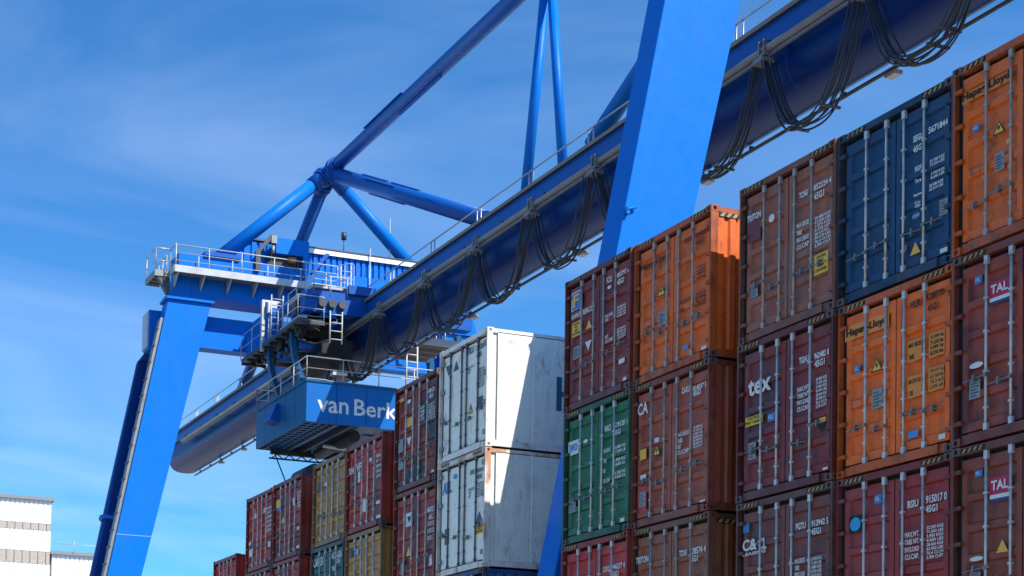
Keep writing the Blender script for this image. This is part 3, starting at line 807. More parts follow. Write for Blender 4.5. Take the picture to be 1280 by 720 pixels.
for k, mt, lab in ((0, 'c_white', 'white refrigerated container on top of the other, right side half in sunlight'), (1, 'c_white', 'white refrigerated container with blue APL lettering, directly under the other white one')):
    c = container(x, y, 14.58-2.9165*(k+1), CH, mt, lab, MARKS.get(('W', k)), kind='reefer', group=GR, bars='d', hz=.85, stripes=k == 1, frame='c_white_post2' if k else 'c_white_post')
    if k == 0:
        m = MB(); m.box(CW+.001, CW+.006, 1.93, 2.07, 1.03, 1.87); m.box(CW+.001, CW+.006, 2.07, 2.5, 1.39, 1.52); m.box(CW+.001, CW+.006, 2.5, 2.64, 1.03, 1.87); m.build('lettering', flat('letter_teal', (.012, .10, .13)), c)
container(x, y, 14.58-2.9165*3, CH, 'c_blue', 'blue container just visible beneath the lower white refrigerated one', None, group=GR)
x, y = XS['F']
container(x, y, 14.30-2.9165, CH, 'c_dark', 'dark patched maroon container, topmost left of the white refrigerated pair', MARKS[('F', 0)], group=GR, hz=.85)
container(x, y, 14.30-2*2.9165, CH, 'c_dark2', 'maroon container with square white label, beside the lower white refrigerated one', MARKS[('F', 1)], group=GR, hz=.85)
LOW = [('G', 13.33, 0, 'c_red', 'red container with grey overpaint and white letters, right of the yellow one'),
       ('G', 13.33, 1, 'c_yellow2', 'mustard yellow container in the second row, beneath the red one with white letters'),
       ('Y', 13.30, 0, 'c_yellow', 'weathered yellow container on top, beneath the end of the blue hoist cabin'),
       ('Y', 13.30, 1, 'c_teal', 'dark teal container with white letters, beneath the weathered yellow one'),
       ('H', 13.29, 0, 'c_dark2', 'maroon container with yellow and blue sticker, topmost left of the yellow one'),
       ('H', 13.29, 1, 'c_red', 'red container under the one with the yellow and blue logo sticker'),
       ('K', 13.27, 0, 'c_red', 'red brown container with small orange sticker, topmost at the far left'),
       ('K', 13.27, 1, 'c_dark2', 'maroon container under the one with the small orange sticker'),
       ('I', 11.53, 0, 'c_red2', 'single bright red container lowest at the far left end of the row')]
for s, zt, k, mt, lab in LOW:
    x, y = XS[s]; hh = 2.591 if s != 'I' else 2.591
    container(x, y, zt-2.617*(k+1), hh, mt, lab, MARKS.get((s, k)), group=GR, stripes=False, hz=.8, bars='bar')
# the tiers that carry them, below the picture's lower edge
LOWMATS = ['c_wine', 'c_navy', 'c_oxide', 'c_teal', 'c_brown', 'c_blue', 'c_tal2', 'c_green', 'c_oxide2', 'c_crimson']
def lower(s, ztop):
    x, y = XS[s]; n = max(1, round(ztop/2.7)); h = ztop/n-.02; i = 0; z = ztop
    while i < n:
        z -= h+.02
        c = container(x, y, z+.0, h, LOWMATS[(hash(s) if False else ord(s)+i*3) % 10], 'plain container in the lowest tiers, below the ones with their doors in view', None, group='containers in the lowest tiers', detail=False, stripes=False); i += 1
for s in 'EDCBAW': lower(s, 14.58-3*2.9165)
lower('F', 14.30-2*2.9165)
for s, zt, k in (('G', 13.33, 2), ('Y', 13.30, 2), ('H', 13.29, 2), ('K', 13.27, 2), ('I', 11.53, 1)): lower(s, zt-2.617*k)

# ------------------------------------------------------------------ ground
m = MB(); m.add([(-3000, -3000, 0), (3000, -3000, 0), (3000, 3000, 0), (-3000, 3000, 0)], [(0, 1, 2, 3)])
structure(m.build('ground', paint('quay_concrete', (.27, .255, .225), .85, wear=.4, streak=0, scale=.3)))
for yy in (.2, 24.4):
    for xx in (-18.1, -58.6):
        pass
# ------------------------------------------------------------------ gantry crane
XR, XL = -17.2, -58.0          # +X faces of the right and left portals
crane = thing('gantry_crane', (-38, 12.4, 0), 'tall blue gantry crane with slanting box legs and a long round bottomed girder', 'gantry crane')
crane_off = Vector((38, -12.4, 0))
def C(mb, name, mat, parent=crane, bevel=0.):
    return mb.build(name, mat, parent, loc=crane_off if parent is crane else None, bevel=bevel)
def legbox(x1, t, y0, y1, z0, z1, w0, w1):
    """box leg: +X face at x1, thickness t, outer edge runs from y0 (at z0) to y1 (at z1), widths w0, w1 (sign gives the inner side)"""
    return [(x1-t, y0, z0), (x1, y0, z0), (x1, y0+w0, z0), (x1-t, y0+w0, z0)], [(x1-t, y1, z1), (x1, y1, z1), (x1, y1+w1, z1), (x1-t, y1+w1, z1)]
for X, off in ((XR, 0.), (XL, -.75)):
    y00 = -1.12 if X == XR else -1.69
    yb = y00+.198*.8; yt = y00+.198*27.35
    t = .78 if X == XR else .95
    m = MB(); m.hexa(*legbox(X, t, yb, yt, .8, 27.35, 1.25, 2.25)); lg = C(m, 'leg', 'crane_blue', bevel=.03)
    m = MB(); m.hexa(*[[(a, 24.8-off*0-b, c) for a, b, c in reversed(q)] for q in legbox(X, t, yb, yt, .8, 27.35, 1.25, 2.25)]); lg2 = C(m, 'leg', 'crane_blue', bevel=.03)
    for yy in (yb+.6, 24.8-yb-.6):      # bogies on the rail
        m = MB(); m.box(X-t-.15, X+.15, yy-1.6, yy+1.6, .45, 1.0)
        for k in (-1.1, -.4, .4, 1.1): m.tube((X-t/2-.12, yy+k, .36), (X-t/2+.12, yy+k, .36), .32, 14)
        C(m, 'bogie', 'crane_blue')
    # flange plates at the head of each leg
    for q in (yt-.12, 24.8-yt-2.25-.10):
        m = MB(); m.box(X-t-.15, X+.14, q, q+2.5, 27.35, 27.47); m.box(X-t-.05, X+.05, q+.08, q+2.4, 27.47, 27.60); C(m, 'leg_flange', 'crane_blue')
    # cross beam
    m = MB(); prof = [(yt+.15, 27.6), (24.8-yt-.15, 27.6), (24.8-yt-.5, 28.75), (24.8-yt-.5, 29.75), (yt+.5, 29.75), (yt+.5, 28.75)]
    if X == XR: prof = [(yt+.15, 27.6), (24.8-yt-.15, 27.6), (24.8-yt-.5, 29.75), (yt+.5, 29.75)]
    xa, xb = X-1.3, X+.0; n = len(prof)
    m.add([(xa, y, z) for y, z in prof]+[(xb, y, z) for y, z in prof], [tuple(range(n)), tuple(range(n, 2*n))]+[(i, (i+1) % n, n+(i+1) % n, n+i) for i in range(n)])
    C(m, 'crossbeam', 'crane_blue')
    m = MB()
    for k in range(9):
        y = yt+1.2+k*1.75; m.box(X, X+.03, y, y+.03, 27.62, 28.6)
    m.box(X, X+.10, yt+2.6, 24.8-yt-2.6, 27.6, 27.66); C(m, 'beam_stiffener', 'crane_blue')
    # hanger brackets holding the girder
    for (p, q) in ((yt+1.9, 11.2), (24.8-yt-1.9, 13.6)):
        m = MB(); s = 1 if q > p else -1
        m.add([(xx, y, z) for xx in (X-1.05, X-.9) for y, z in ((p, 27.0), (p-s*.35, 25.4), (q, 25.4), (q, 27.0))], [(0, 1, 2, 3), (4, 5, 6, 7), (0, 1, 5, 4), (1, 2, 6, 5), (2, 3, 7, 6), (3, 0, 4, 7)])
        m.box(X-1.35, X-.6, min(p-s*.35, q), max(p-s*.35, q), 25.28, 25.4)
        C(m, 'bracket_plate', 'crane_blue')
    m = MB(); m.box(X-1.2, X-.1, 10.9, 13.9, 26.05, 27.6); C(m, 'bearing_block', 'crane_blue')
# raised walls of the long side edges on the left leg: cable tray with clamps and round duct
yb = -1.69
lead = lambda z: yb+.198*z
m = MB(); X = XL
m.hexa([(X-.62, lead(3)-.16, 3), (X-.12, lead(3)-.16, 3), (X-.12, lead(3)-.003, 3), (X-.62, lead(3)-.003, 3)], [(X-.62, lead(26.4)-.16, 26.4), (X-.12, lead(26.4)-.16, 26.4), (X-.12, lead(26.4)-.003, 26.4), (X-.62, lead(26.4)-.003, 26.4)])
tray = C(m, 'cable_tray', 'galv_dark')
for i in range(17):
    z = 12.2+i*.85; m = MB(); m.box(X-.64, X-.10, lead(z)-.20, lead(z)-.12, z, z+.09); C(m, 'clamp', 'dark_steel', tray)
    bpy.data.objects[-1] if False else None
m = MB(); a, b = Vector((-60.9, lead(2)+.62, 2)), Vector((-60.9, lead(24.6)+.62, 24.6)); m.tube(a, b, .82, 24)
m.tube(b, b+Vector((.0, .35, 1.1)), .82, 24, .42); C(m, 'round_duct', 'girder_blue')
m = MB(); z = 16.4; m.tube((-60.9, lead(z)+.62, z), (-60.9, lead(z)+.66, z+.16), .98, 24); C(m, 'duct_collar', 'crane_blue')
m = MB(); m.box(-60.2, -59.2, lead(26)-.35, lead(26)+.6, 25.1, 27.1); C(m, 'junction_box', 'crane_blue', bevel=.05)
m = MB(); m.box(-60.15, -59.25, lead(26)-.42, lead(26)-.35, 25.2, 27.0); C(m, 'junction_box_door', 'galv')
m = MB(); yr = -1.12
for z in (16.9, 17.0): m.tube((XR+.02, yr+.198*z+.05, z), (XR+.10, yr+.198*z+.05, z), .05, 8)
m.tube((XR+.07, yr+.198*16.9-.02, 16.95), (XR+.07, yr+.198*16.9+.28, 17.05), .035, 8); C(m, 'lifting_eye', 'crane_blue')
m = MB(); m.box(XL+.001, XL+.004, lead(15.4)+.0, lead(15.4)+1.78, 15.40, 15.42); C(m, 'weld_seam', 'galv')

# girder
GX0, GX1 = -81.5, -2.0; yc, rr, zc = 12.4, 1.1, 24.70
U = [(yc-rr, 25.32)]+[(yc-rr*math.copysign(abs(math.cos(a))**.74, math.cos(a)), zc-.93*math.sin(a)**.74) for a in [math.pi*i/36 for i in range(37)]]+[(yc+rr, 25.32)]
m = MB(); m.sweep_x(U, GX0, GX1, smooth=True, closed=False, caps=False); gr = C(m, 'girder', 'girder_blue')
md = gr.modifiers.new('edge', 'EDGE_SPLIT'); md.split_angle = R(40)
m = MB(); m.add([(GX0+.02, y, z) for y, z in U], [tuple(range(len(U)))]); m.add([(GX1-.02, y, z) for y, z in U], [tuple(range(len(U)))]); C(m, 'girder_end_plate', 'crane_blue', gr); bpy.context.view_layer.update()
MT['chord_blue'] = paint('chord_blue', (.0, .080, .36), .4, wear=.06, streak=.1, spec=.3)
m = MB(); m.box(GX0, GX1, 11.2, 13.6, 25.36, 25.93); C(m, 'top_chord_box', 'chord_blue')
m = MB(); m.box(GX0, GX1, 11.26, 13.54, 25.31, 25.36); C(m, 'chord_shadow_strip', 'black')  # solid black strip, painted in as the shadow line below the chord box
m = MB(); m.box(GX0-.2, GX1, 11.08, 13.72, 25.93, 25.99); C(m, 'walkway_plate', 'dark_steel')
m = MB(); m.box(GX0-.2, GX1, 11.05, 11.08, 25.90, 26.03); C(m, 'plate_edge', 'grating')
m = MB()
for i in range(13):
    x = GX0+3+i*6.2
    pts = [(x, yc-(rr+.005)*math.copysign(abs(math.cos(a))**.74, math.cos(a)), zc-.936*math.sin(a)**.74) for a in [math.pi*i_/36 for i_ in range(37)]]
    pts = [(x, yc-rr-.005, 25.3)]+pts
    vs = []
    for p in pts: vs += [p, (p[0]+.022, p[1], p[2])]
    m.add(vs, [(2*i_, 2*i_+2, 2*i_+3, 2*i_+1) for i_ in range(len(pts)-1)], True)
C(m, 'weld_seam', 'chord_blue')
# trolley rails on top, festoon rail on the front, pipe and lamps on the underside
m = MB(); m.box(GX0, GX1, 11.32, 11.42, 25.99, 26.12); m.box(GX0, GX1, 13.38, 13.48, 25.99, 26.12); C(m, 'trolley_rail', 'dark_steel')
m = MB(); m.tube((GX0+4, 10.86, 24.98), (GX1, 10.86, 24.98), .105, 12); m.box(GX0+4, GX1, 10.9, 11.0, 24.80, 24.86); C(m, 'festoon_rail', 'galv_dark')
m = MB()
for i in range(26):
    x = GX0+4.5+i*3.0; m.box(x, x+.10, 10.85, 11.3, 25.12, 25.2)
C(m, 'rail_bracket', 'dark_steel')
m = MB(); m.tube((GX0, 13.10, 23.70), (GX1, 13.10, 23.70), .05, 8); m.tube((GX0, 13.22, 23.74), (GX1, 13.22, 23.74), .035, 6)
for i in range(40):
    x = GX0+1+i*2.0; m.box(x, x+.08, 13.08, 13.2, 23.68, 23.85)
C(m, 'cable_conduit', 'dark_steel')
for x in (-76.3, -72.2, -66, -53.5, -44.2, -35.9, -28.6, -20.6, -14):
    m = MB(); m.box(x-.20, x+.20, 13.0, 13.32, 23.50, 23.62); lf = C(m, 'floodlight', 'grating', bevel=.04)
    m = MB(); m.box(x-.16, x+.16, 13.03, 13.29, 23.485, 23.50); C(m, 'lens', 'galv', lf)
def railing(m, pts, h=1.05, step=1.4, r=.021, mids=(.5,), double=False, end=True):
    pts = [Vector(p) for p in pts]
    for a, b in zip(pts, pts[1:]):
        m.tube(a+Vector((0, 0, h)), b+Vector((0, 0, h)), r*1.25, 6)
        for q in mids: m.tube(a+Vector((0, 0, h*q)), b+Vector((0, 0, h*q)), r*.8, 5)
        L = (b-a).length; n = max(1, round(L/step))
        for i in range(n+1):
            p = a.lerp(b, i/n); m.tube(p, p+Vector((0, 0, h)), r*1.1, 5)
m = MB(); x = GX0
while x < GX1-.5:
    e = min(x+4.0, GX1); m.tube((x, 11.75, 27.05), (e, 11.75, 27.05), .032, 6); m.tube((x, 11.75, 26.5), (e, 11.75, 26.5), .014, 5)
    for dx in (.02, .34): m.tube((x+dx, 11.75, 25.99), (x+dx, 11.75, 27.05), .030, 5)
    x += 4.0
C(m, 'girder_railing', 'galv')
# tubes of the pylons
N1, N2 = Vector((XL-.4, 12.4, 35.15)), Vector((XR-.3, 12.4, 35.15))
def strut(p, q, r, name='strut', col='crane_blue', collars=(.045,)):
    m = MB(); m.tube(p, q, r, 24); o = C(m, name, col)
    if name != 'hanger_tube':
        d = (Vector(q)-Vector(p)).normalized(); m = MB(); m.tube(p, Vector(p)+d*1.25, r*1.14, 24); C(m, 'node_sleeve', 'chord_blue', o)
    for k in collars:
        a = Vector(p).lerp(Vector(q), k); d = (Vector(q)-Vector(p)).normalized()
        m = MB(); m.tube(a, a+d*.16, r*1.42, 24); m.tube(a+d*.20, a+d*.30, r*1.38, 24)
        c = C(m, 'collar', 'chord_blue', o)
    return o
strut(N1, N2, .35, 'top_tube', 'chord_blue', (.015, .985))
def plates(p, q, r, segs, mat='crane_blue'):
    p, q = Vector(p), Vector(q); d = (q-p).normalized(); sd_ = d.cross(Vector((0, 0, 1))).normalized(); up = sd_.cross(d)
    for k0, k1, s, u in segs:
        a, b = p.lerp(q, k0), p.lerp(q, k1); o = sd_*s*r+up*u*r; m = MB()
        m.hexa([a+o-sd_*.08-up*.02, b+o-sd_*.08-up*.02, b+o+sd_*.08-up*.02, a+o+sd_*.08-up*.02], [a+o-sd_*.08+up*.02, b+o-sd_*.08+up*.02, b+o+sd_*.08+up*.02, a+o+sd_*.08+up*.02])
        C(m, 'maintenance_plate', mat)
plates(N1, N2, .38, [(.10, .17, 0, 1), (.20, .30, 0, -1), (.12, .22, .7, .7)], 'chord_blue')
for N_, X, s in ((N1, XL, 1), (N2, XR, 1)):
    strut(N_, (X-.5, 6.5, 29.9), .36); strut(N_, (X-.5, 18.3, 29.9), .33)
    for yy in (6.5, 18.3):
        m = MB(); m.box(X-1.25, X+.15, yy-.95, yy+.95, 29.753, 29.95); C(m, 'tube_base_plate', 'chord_blue')
        m = MB(); sg = -1 if yy < 12 else 1; m.hexa([(X-.56, yy-sg*.3, 29.95), (X-.44, yy-sg*.3, 29.95), (X-.44, yy-sg*1.1, 29.95), (X-.56, yy-sg*1.1, 29.95)], [(X-.56, yy-sg*.62, 30.7), (X-.44, yy-sg*.62, 30.7), (X-.44, yy-sg*.9, 30.7), (X-.56, yy-sg*.9, 30.7)]); C(m, 'gusset', 'crane_blue')
strut(N1, (-42.0, 12.4, 26.9), .36, col='chord_blue'); strut(N2, (-34.2, 12.4, 26.9), .32)
plates(N1, (-42.0, 12.4, 26.9), .39, [(.25, .42, .0, 1), (.3, .5, .7, .7), (.45, .62, 0, 1), (.32, .55, 0, -1)], 'chord_blue')
strut(N1, (-71.5, 12.4, 26.3), .33, col='chord_blue')
for xx in (-42.0, -34.2, -71.5):
    m = MB(); m.hexa([(xx-1.3, 11.9, 26.0), (xx+1.3, 11.9, 26.0), (xx+1.3, 12.9, 26.0), (xx-1.3, 12.9, 26.0)], [(xx-.8, 12.1, 26.5), (xx+.8, 12.1, 26.5), (xx+.8, 12.7, 26.5), (xx-.8, 12.7, 26.5)]); C(m, 'tube_foot', 'dark_steel')
hx = -37.35
strut((-38.95, 12.4, 26.0), (hx-.15, 12.4, 34.8), .20, 'hanger_tube'); strut((-36.05, 12.4, 26.0), (hx+.15, 12.4, 34.8), .185, 'hanger_tube')
m = MB(); m.hexa([(-40.1, 11.9, 26.0), (-38.2, 11.9, 26.0), (-38.2, 12.9, 26.0), (-40.1, 12.9, 26.0)], [(-39.8, 12.1, 26.35), (-38.6, 12.1, 26.35), (-38.6, 12.7, 26.35), (-39.8, 12.7, 26.35)]); C(m, 'tube_foot', 'dark_steel')

# walkway along the left cross beam
X = XL
m = MB(); m.box(X+.02, X+.85, 3.75, 12.5, 28.58, 28.66); C(m, 'walkway', 'grating')
m = MB(); m.box(X+.85, X+.90, 3.72, 12.52, 28.46, 28.80); m.box(X+.0, X+.90, 12.5, 12.55, 28.46, 28.80); m.box(X+.0, X+.90, 3.70, 3.75, 28.46, 28.80); C(m, 'kick_plate', 'rail_white')
m = MB()
for i in range(7):
    y = 3.95+i*1.4; m.hexa([(X, y, 27.95), (X+.05, y, 27.95), (X+.05, y+.07, 27.95), (X, y+.07, 27.95)], [(X, y, 28.58), (X+.85, y, 28.58), (X+.85, y+.07, 28.58), (X, y+.07, 28.58)])
C(m, 'walkway_bracket', 'galv')
m = MB(); railing(m, [(X+.86, 3.8, 28.66), (X+.86, 12.45, 28.66)], h=1.15, step=1.73, mids=(.33, .66), r=.026)
for y in (5.2, 7.0, 8.9, 10.7, 12.1): m.tube((X+.2, y, 28.66), (X+.2, y, 29.6), .03, 5)
C(m, 'walkway_railing', 'rail_white')
m = MB(); m.box(X-1.5, X+.10, 3.0, 3.70, 28.50, 28.58); C(m, 'end_platform', 'grating')
m = MB(); m.box(X-1.5, X+.14, 2.95, 3.0, 28.40, 28.70); m.box(X+.10, X+.14, 3.0, 3.70, 28.40, 28.70); m.box(X-1.55, X-1.5, 2.95, 3.7, 28.4, 28.70)
for i in range(3): m.box(X-1.3+i*.5, X-1.24+i*.5, 3.0, 3.7, 28.40, 28.50)
C(m, 'platform_frame', 'galv_dark')
m = MB(); m.hexa([(X-.2, 3.6, 27.6), (X+.1, 3.6, 27.6), (X+.1, 3.75, 27.6), (X-.2, 3.75, 27.6)], [(X-.2, 3.1, 28.4), (X+.1, 3.1, 28.4), (X+.1, 3.75, 28.4), (X-.2, 3.75, 28.4)]); C(m, 'gusset', 'dark_steel')
m = MB(); railing(m, [(X-1.5, 3.0, 28.58), (X+.1, 3.0, 28.58), (X+.1, 3.75, 28.58), (X+.86, 3.8, 28.62)], h=1.22, step=1.5, r=.030); railing(m, [(X-1.5, 3.65, 28.58), (X-.2, 3.65, 28.58)], h=1.0, step=.8, r=.024); C(m, 'platform_railing', 'galv')
# ladder from the walkway to the girder
m = MB()
for y in (12.62, 13.18): m.tube((X+.9, y, 26.1), (X+.9, y, 29.9), .04, 6)
z = 26.3
while z < 29.8: m.tube((X+.9, 12.62, z), (X+.9, 13.18, z), .022, 5); z += .30
for z in (27.4, 28.2, 29.0, 29.8):
    pts = [(X+.9+.62*math.sin(math.pi*k/8), 12.9-.36*math.cos(math.pi*k/8), z) for k in range(9)]; m.path(pts, .018, 5)
for k in (2, 4, 6): m.tube((X+.9+.62*math.sin(math.pi*k/8), 12.9-.36*math.cos(math.pi*k/8), 27.4), (X+.9+.62*math.sin(math.pi*k/8), 12.9-.36*math.cos(math.pi*k/8), 29.8), .015, 5)
C(m, 'caged_ladder', 'rail_white')
# machine house of corrugated sheet
def ribbed(m, x, y0, y1, z0, z1, pitch=.34, d=.09):
    pts = []; y = y0
    while y < y1-.01: pts += [(y, 0), (min(y+pitch*.62, y1), 0), (min(y+pitch*.68, y1), d), (min(y+pitch*.94, y1), d)]; y += pitch
    pts.append((y1, 0)); vs = []
    for y, q in pts: vs += [(x-q, y, z0), (x-q, y, z1)]
    m.add(vs, [(2*i, 2*i+2, 2*i+3, 2*i+1) for i in range(len(pts)-1)])
m = MB(); m.box(X-3.6, X-.28, 11.2, 17.6, 29.55, 30.88); mh = C(m, 'machine_house', 'crane_blue')
m = MB(); ribbed(m, X-.13, 11.2, 17.6, 29.55, 30.82); C(m, 'corrugated_wall', 'crane_blue')
m = MB(); m.box(X-3.7, X-.02, 11.1, 17.75, 30.88, 30.93); m.box(X-.06, X+.0, 11.1, 17.75, 30.66, 30.885); C(m, 'roof_edge', 'roof_white')
m = MB(); m.box(X-3.7, X+.04, 11.1, 17.78, 30.93, 30.98); C(m, 'roof', 'dark_steel')
m = MB(); m.box(X-3.2, X-.55, 7.4, 11.0, 29.753, 31.05); C(m, 'winch_house', 'crane_blue')
m = MB(); ribbed(m, X-.42, 7.4, 10.9, 29.76, 31.0, .42); C(m, 'corrugated_wall', 'crane_blue')
m = MB(); m.box(X-3.25, X-.35, 7.35, 11.05, 31.05, 31.12); C(m, 'roof', 'dark_steel')
m = MB(); m.box(X-.15, X+.15, 9.35, 11.15, 30.35, 31.15); m.box(X-.15, X+.15, 10.85, 11.15, 29.3, 30.35); C(m, 'hoist_frame', 'crane_blue')
m = MB(); m.box(X-.22, X-.12, 9.0, 10.85, 29.8, 30.35); C(m, 'hoist_opening', 'black')
m = MB(); m.hexa([(X-.0, 8.25, 29.3), (X+.2, 8.25, 29.3), (X+.2, 8.5, 29.3), (X, 8.5, 29.3)], [(X-.0, 8.25, 30.3), (X+.2, 8.25, 30.3), (X+.2, 8.5, 30.3), (X, 8.5, 30.3)]); m.hexa([(X, 8.25, 30.3), (X+.2, 8.25, 30.3), (X+.2, 8.5, 30.3), (X, 8.5, 30.3)], [(X, 9.05, 31.25), (X+.2, 9.05, 31.25), (X+.2, 9.3, 31.25), (X, 9.3, 31.25)]); C(m, 'derrick_arm', 'dark_steel')
m = MB(); m.box(X+.0, X+.25, 9.05, 9.35, 30.8, 31.2); m.tube((X+.1, 9.2, 30.7), (X+.1, 9.2, 30.3), .1, 8); C(m, 'hoist_motor', 'galv_dark')
m = MB(); m.tube((X-.05, 10.1, 30.15), (X-.05, 10.5, 30.15), .16, 12); C(m, 'rope_drum', 'orange_part')
m = MB(); m.tube((X-.05, 10.62, 29.5), (X-.05, 10.62, 30.3), .05, 8); m.tube((X, 10.45, 29.6), (X, 10.45, 30.3), .03, 8); C(m, 'rope_drum', 'dark_steel')
m = MB(); m.hexa([(X+.02, 11.3, 29.6), (X+.1, 11.3, 29.6), (X+.1, 11.5, 29.6), (X+.02, 11.5, 29.6)], [(X+.02, 12.1, 30.7), (X+.1, 12.1, 30.7), (X+.1, 12.35, 30.7), (X+.02, 12.35, 30.7)]); C(m, 'brace', 'chord_blue')
m = MB(); m.tube((X-.4, 13.32, 30.98), (X-.4, 13.32, 31.75), .025, 6); m.tube((X-.4, 13.32, 31.75), (X-.4, 13.32, 32.1), .14, 10); C(m, 'beacon_mast', 'dark_steel')
m = MB(); m.tube((X-.4, 15.95, 30.98), (X-.4, 15.95, 33.25), .03, 6, .015); C(m, 'aerial', 'rail_white')
m = MB(); m.tube((X+.1, 14.6, 27.0), (X+.1, 14.6, 31.3), .03, 6); C(m, 'aerial', 'galv')
m = MB()
for yy in (11.9, 12.6, 14.2, 15.3, 16.6): m.box(X-.5, X-.2, yy, yy+.18, 30.98, 31.06)
C(m, 'roof_fitting', 'dark_steel')
# lifting lug on the far leg
m = MB(); m.path([(X+.1, 17.9, 26.6), (X+.1, 17.3, 26.9), (X+.1, 17.2, 27.5), (X+.1, 17.5, 27.9), (X+.1, 17.9, 27.8)], .09, 8); C(m, 'cable_guide', 'chord_blue')


# ------------------------------------------------------------------ trolley with the suspended machinery cabin
TR = thing('crane_trolley', (-53, 12.4, 21), 'blue box shaped crane trolley with white van Berkel lettering, hung under the girder', 'crane trolley')
toff = Vector((53, -12.4, -21))
def T(mb, name, mat, parent=TR, bevel=0.):
    return mb.build(name, mat, parent, loc=toff if parent is TR else None, bevel=bevel)
x0, x1, y0, y1, z0, z1 = -56.35, -50.0, 7.92, 16.9, 19.85, 21.68
m = MB(); m.box(x0+.04, x1-.04, y0+.04, y1-.04, z0+.25, z1-.02); T(m, 'cabin_body', 'chord_blue')
n = 6
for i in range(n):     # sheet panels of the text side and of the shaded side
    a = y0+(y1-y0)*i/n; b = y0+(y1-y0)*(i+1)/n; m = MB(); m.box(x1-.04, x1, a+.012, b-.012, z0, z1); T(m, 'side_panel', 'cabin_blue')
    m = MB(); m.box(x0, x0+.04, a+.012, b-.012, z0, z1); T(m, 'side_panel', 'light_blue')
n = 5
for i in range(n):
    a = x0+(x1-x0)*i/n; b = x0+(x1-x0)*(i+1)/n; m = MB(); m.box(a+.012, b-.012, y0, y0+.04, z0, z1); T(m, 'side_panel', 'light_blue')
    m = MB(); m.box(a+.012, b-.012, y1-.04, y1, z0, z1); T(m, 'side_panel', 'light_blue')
m = MB(); vs, fs = glyphs('van', .012)
m.add([(x1+.006, 8.47+u*(10.02-8.47), 20.33+v*.56) for u, v in vs], fs); vs, fs = glyphs('Berkel', .012)
m.add([(x1+.006, 10.30+u*(13.15-10.30), 20.33+v*.76) for u, v in vs], fs); T(m, 'lettering', 'w')
m = MB(); m.box(x1-.05, x1+.05, y0-.05, y1+.05, z1, z1+.10); m.box(x0-.05, x0+.05, y0-.05, y1+.05, z1, z1+.10); m.box(x0+.05, x1-.05, y0-.05, y0+.05, z1, z1+.10); m.box(x0+.05, x1-.05, y1-.05, y1+.05, z1, z1+.10); T(m, 'roof_rim', 'light_blue')
m = MB(); m.box(x0+.06, x1-.06, y0+.06, y1-.06, z1-.01, z1+.05); T(m, 'cabin_roof', 'grating')
m = MB(); m.box(x1-.03, x1+.02, y0, y0+1.0, z1+.1, z1+.16); m.box(x1-.02, x1+.02, y0+.1, y1, z1+.10, z1+.13)
m.box(x1-.3, x1+.03, 9.2, 9.9, z1+.42, z1+.56); T(m, 'kick_plate', 'rail_white')
m = MB(); railing(m, [(x0, y0, z1+.1), (x1, y0, z1+.1), (x1, y1, z1+.1), (x0, y1, z1+.1), (x0, y0, z1+.1)], h=1.05, step=1.75, r=.026); T(m, 'cabin_railing', 'galv')
m = MB(); m.hexa([(-54.25, y0-.45, 20.62), (-53.35, y0-.45, 20.62), (-53.35, y0, 20.55), (-54.25, y0, 20.55)], [(-54.1, y0-.12, 21.4), (-53.4, y0-.12, 21.4), (-53.4, y0, 21.45), (-54.1, y0, 21.45)]); T(m, 'vent_hood', 'chord_blue')
# underside: beams, lattice, sheaves, spreader gear
for yy in (9.4, 10.2, 14.4, 15.4):
    m = MB(); m.box(x0+.1, x1-.1, yy, yy+.16, z0-.02, z0+.22); T(m, 'floor_beam', 'dark_steel')
m = MB()
for i in range(14):
    xx = x0+.3+i*.45; m.box(xx, xx+.05, y0+.05, 9.4, z0+.0, z0+.06)
for yy in (8.3, 8.7, 9.05): m.box(x0+.1, x1-.1, yy, yy+.05, z0+.0, z0+.06)
T(m, 'floor_grating', 'light_blue')
m = MB(); m.box(x0+.1, x1-.1, 10.5, 14.2, z0+.16, z0+.22); T(m, 'floor_plate', 'light_blue')
m = MB(); m.tube((-55.4, 10.9, 19.68), (-51.2, 10.9, 19.68), .28, 16); m.tube((-55.4, 13.2, 19.75), (-51.2, 13.2, 19.75), .22, 16); T(m, 'rope_drum', 'near_black')
m = MB(); m.box(-50.6, -50.2, 12.4, 15.6, 19.35, 19.84); T(m, 'hoist_beam', 'near_black'); m = MB(); m.box(x0+.2, x0+.4, 8.6, 16.0, 19.62, 19.83); T(m, 'hoist_beam', 'near_black')
m = MB()
for i in range(11):
    yy = 8.6+i*.65; m.tube((x0+.35, yy, 19.4), (x0+.35, yy+.33, 19.62), .03, 5); m.tube((x0+.35, yy+.33, 19.62), (x0+.35, yy+.65, 19.4), .03, 5)
m.tube((x0+.35, 8.5, 19.4), (x0+.35, 16, 19.4), .05, 6); T(m, 'lattice_beam', 'near_black')
m = MB(); m.box(-55.9, -55.5, 12.2, 12.7, 18.35, 19.3); m.tube((-55.7, 12.2, 18.6), (-55.7, 12.75, 18.6), .22, 12); T(m, 'sheave_block', 'black')
m = MB(); m.tube((-53.3, 10.2, 19.6), (-52.6, 11.4, 19.35), .09, 8); m.tube((-52.6, 11.4, 19.35), (-52.4, 11.7, 19.1), .14, 8); T(m, 'searchlight', 'galv')
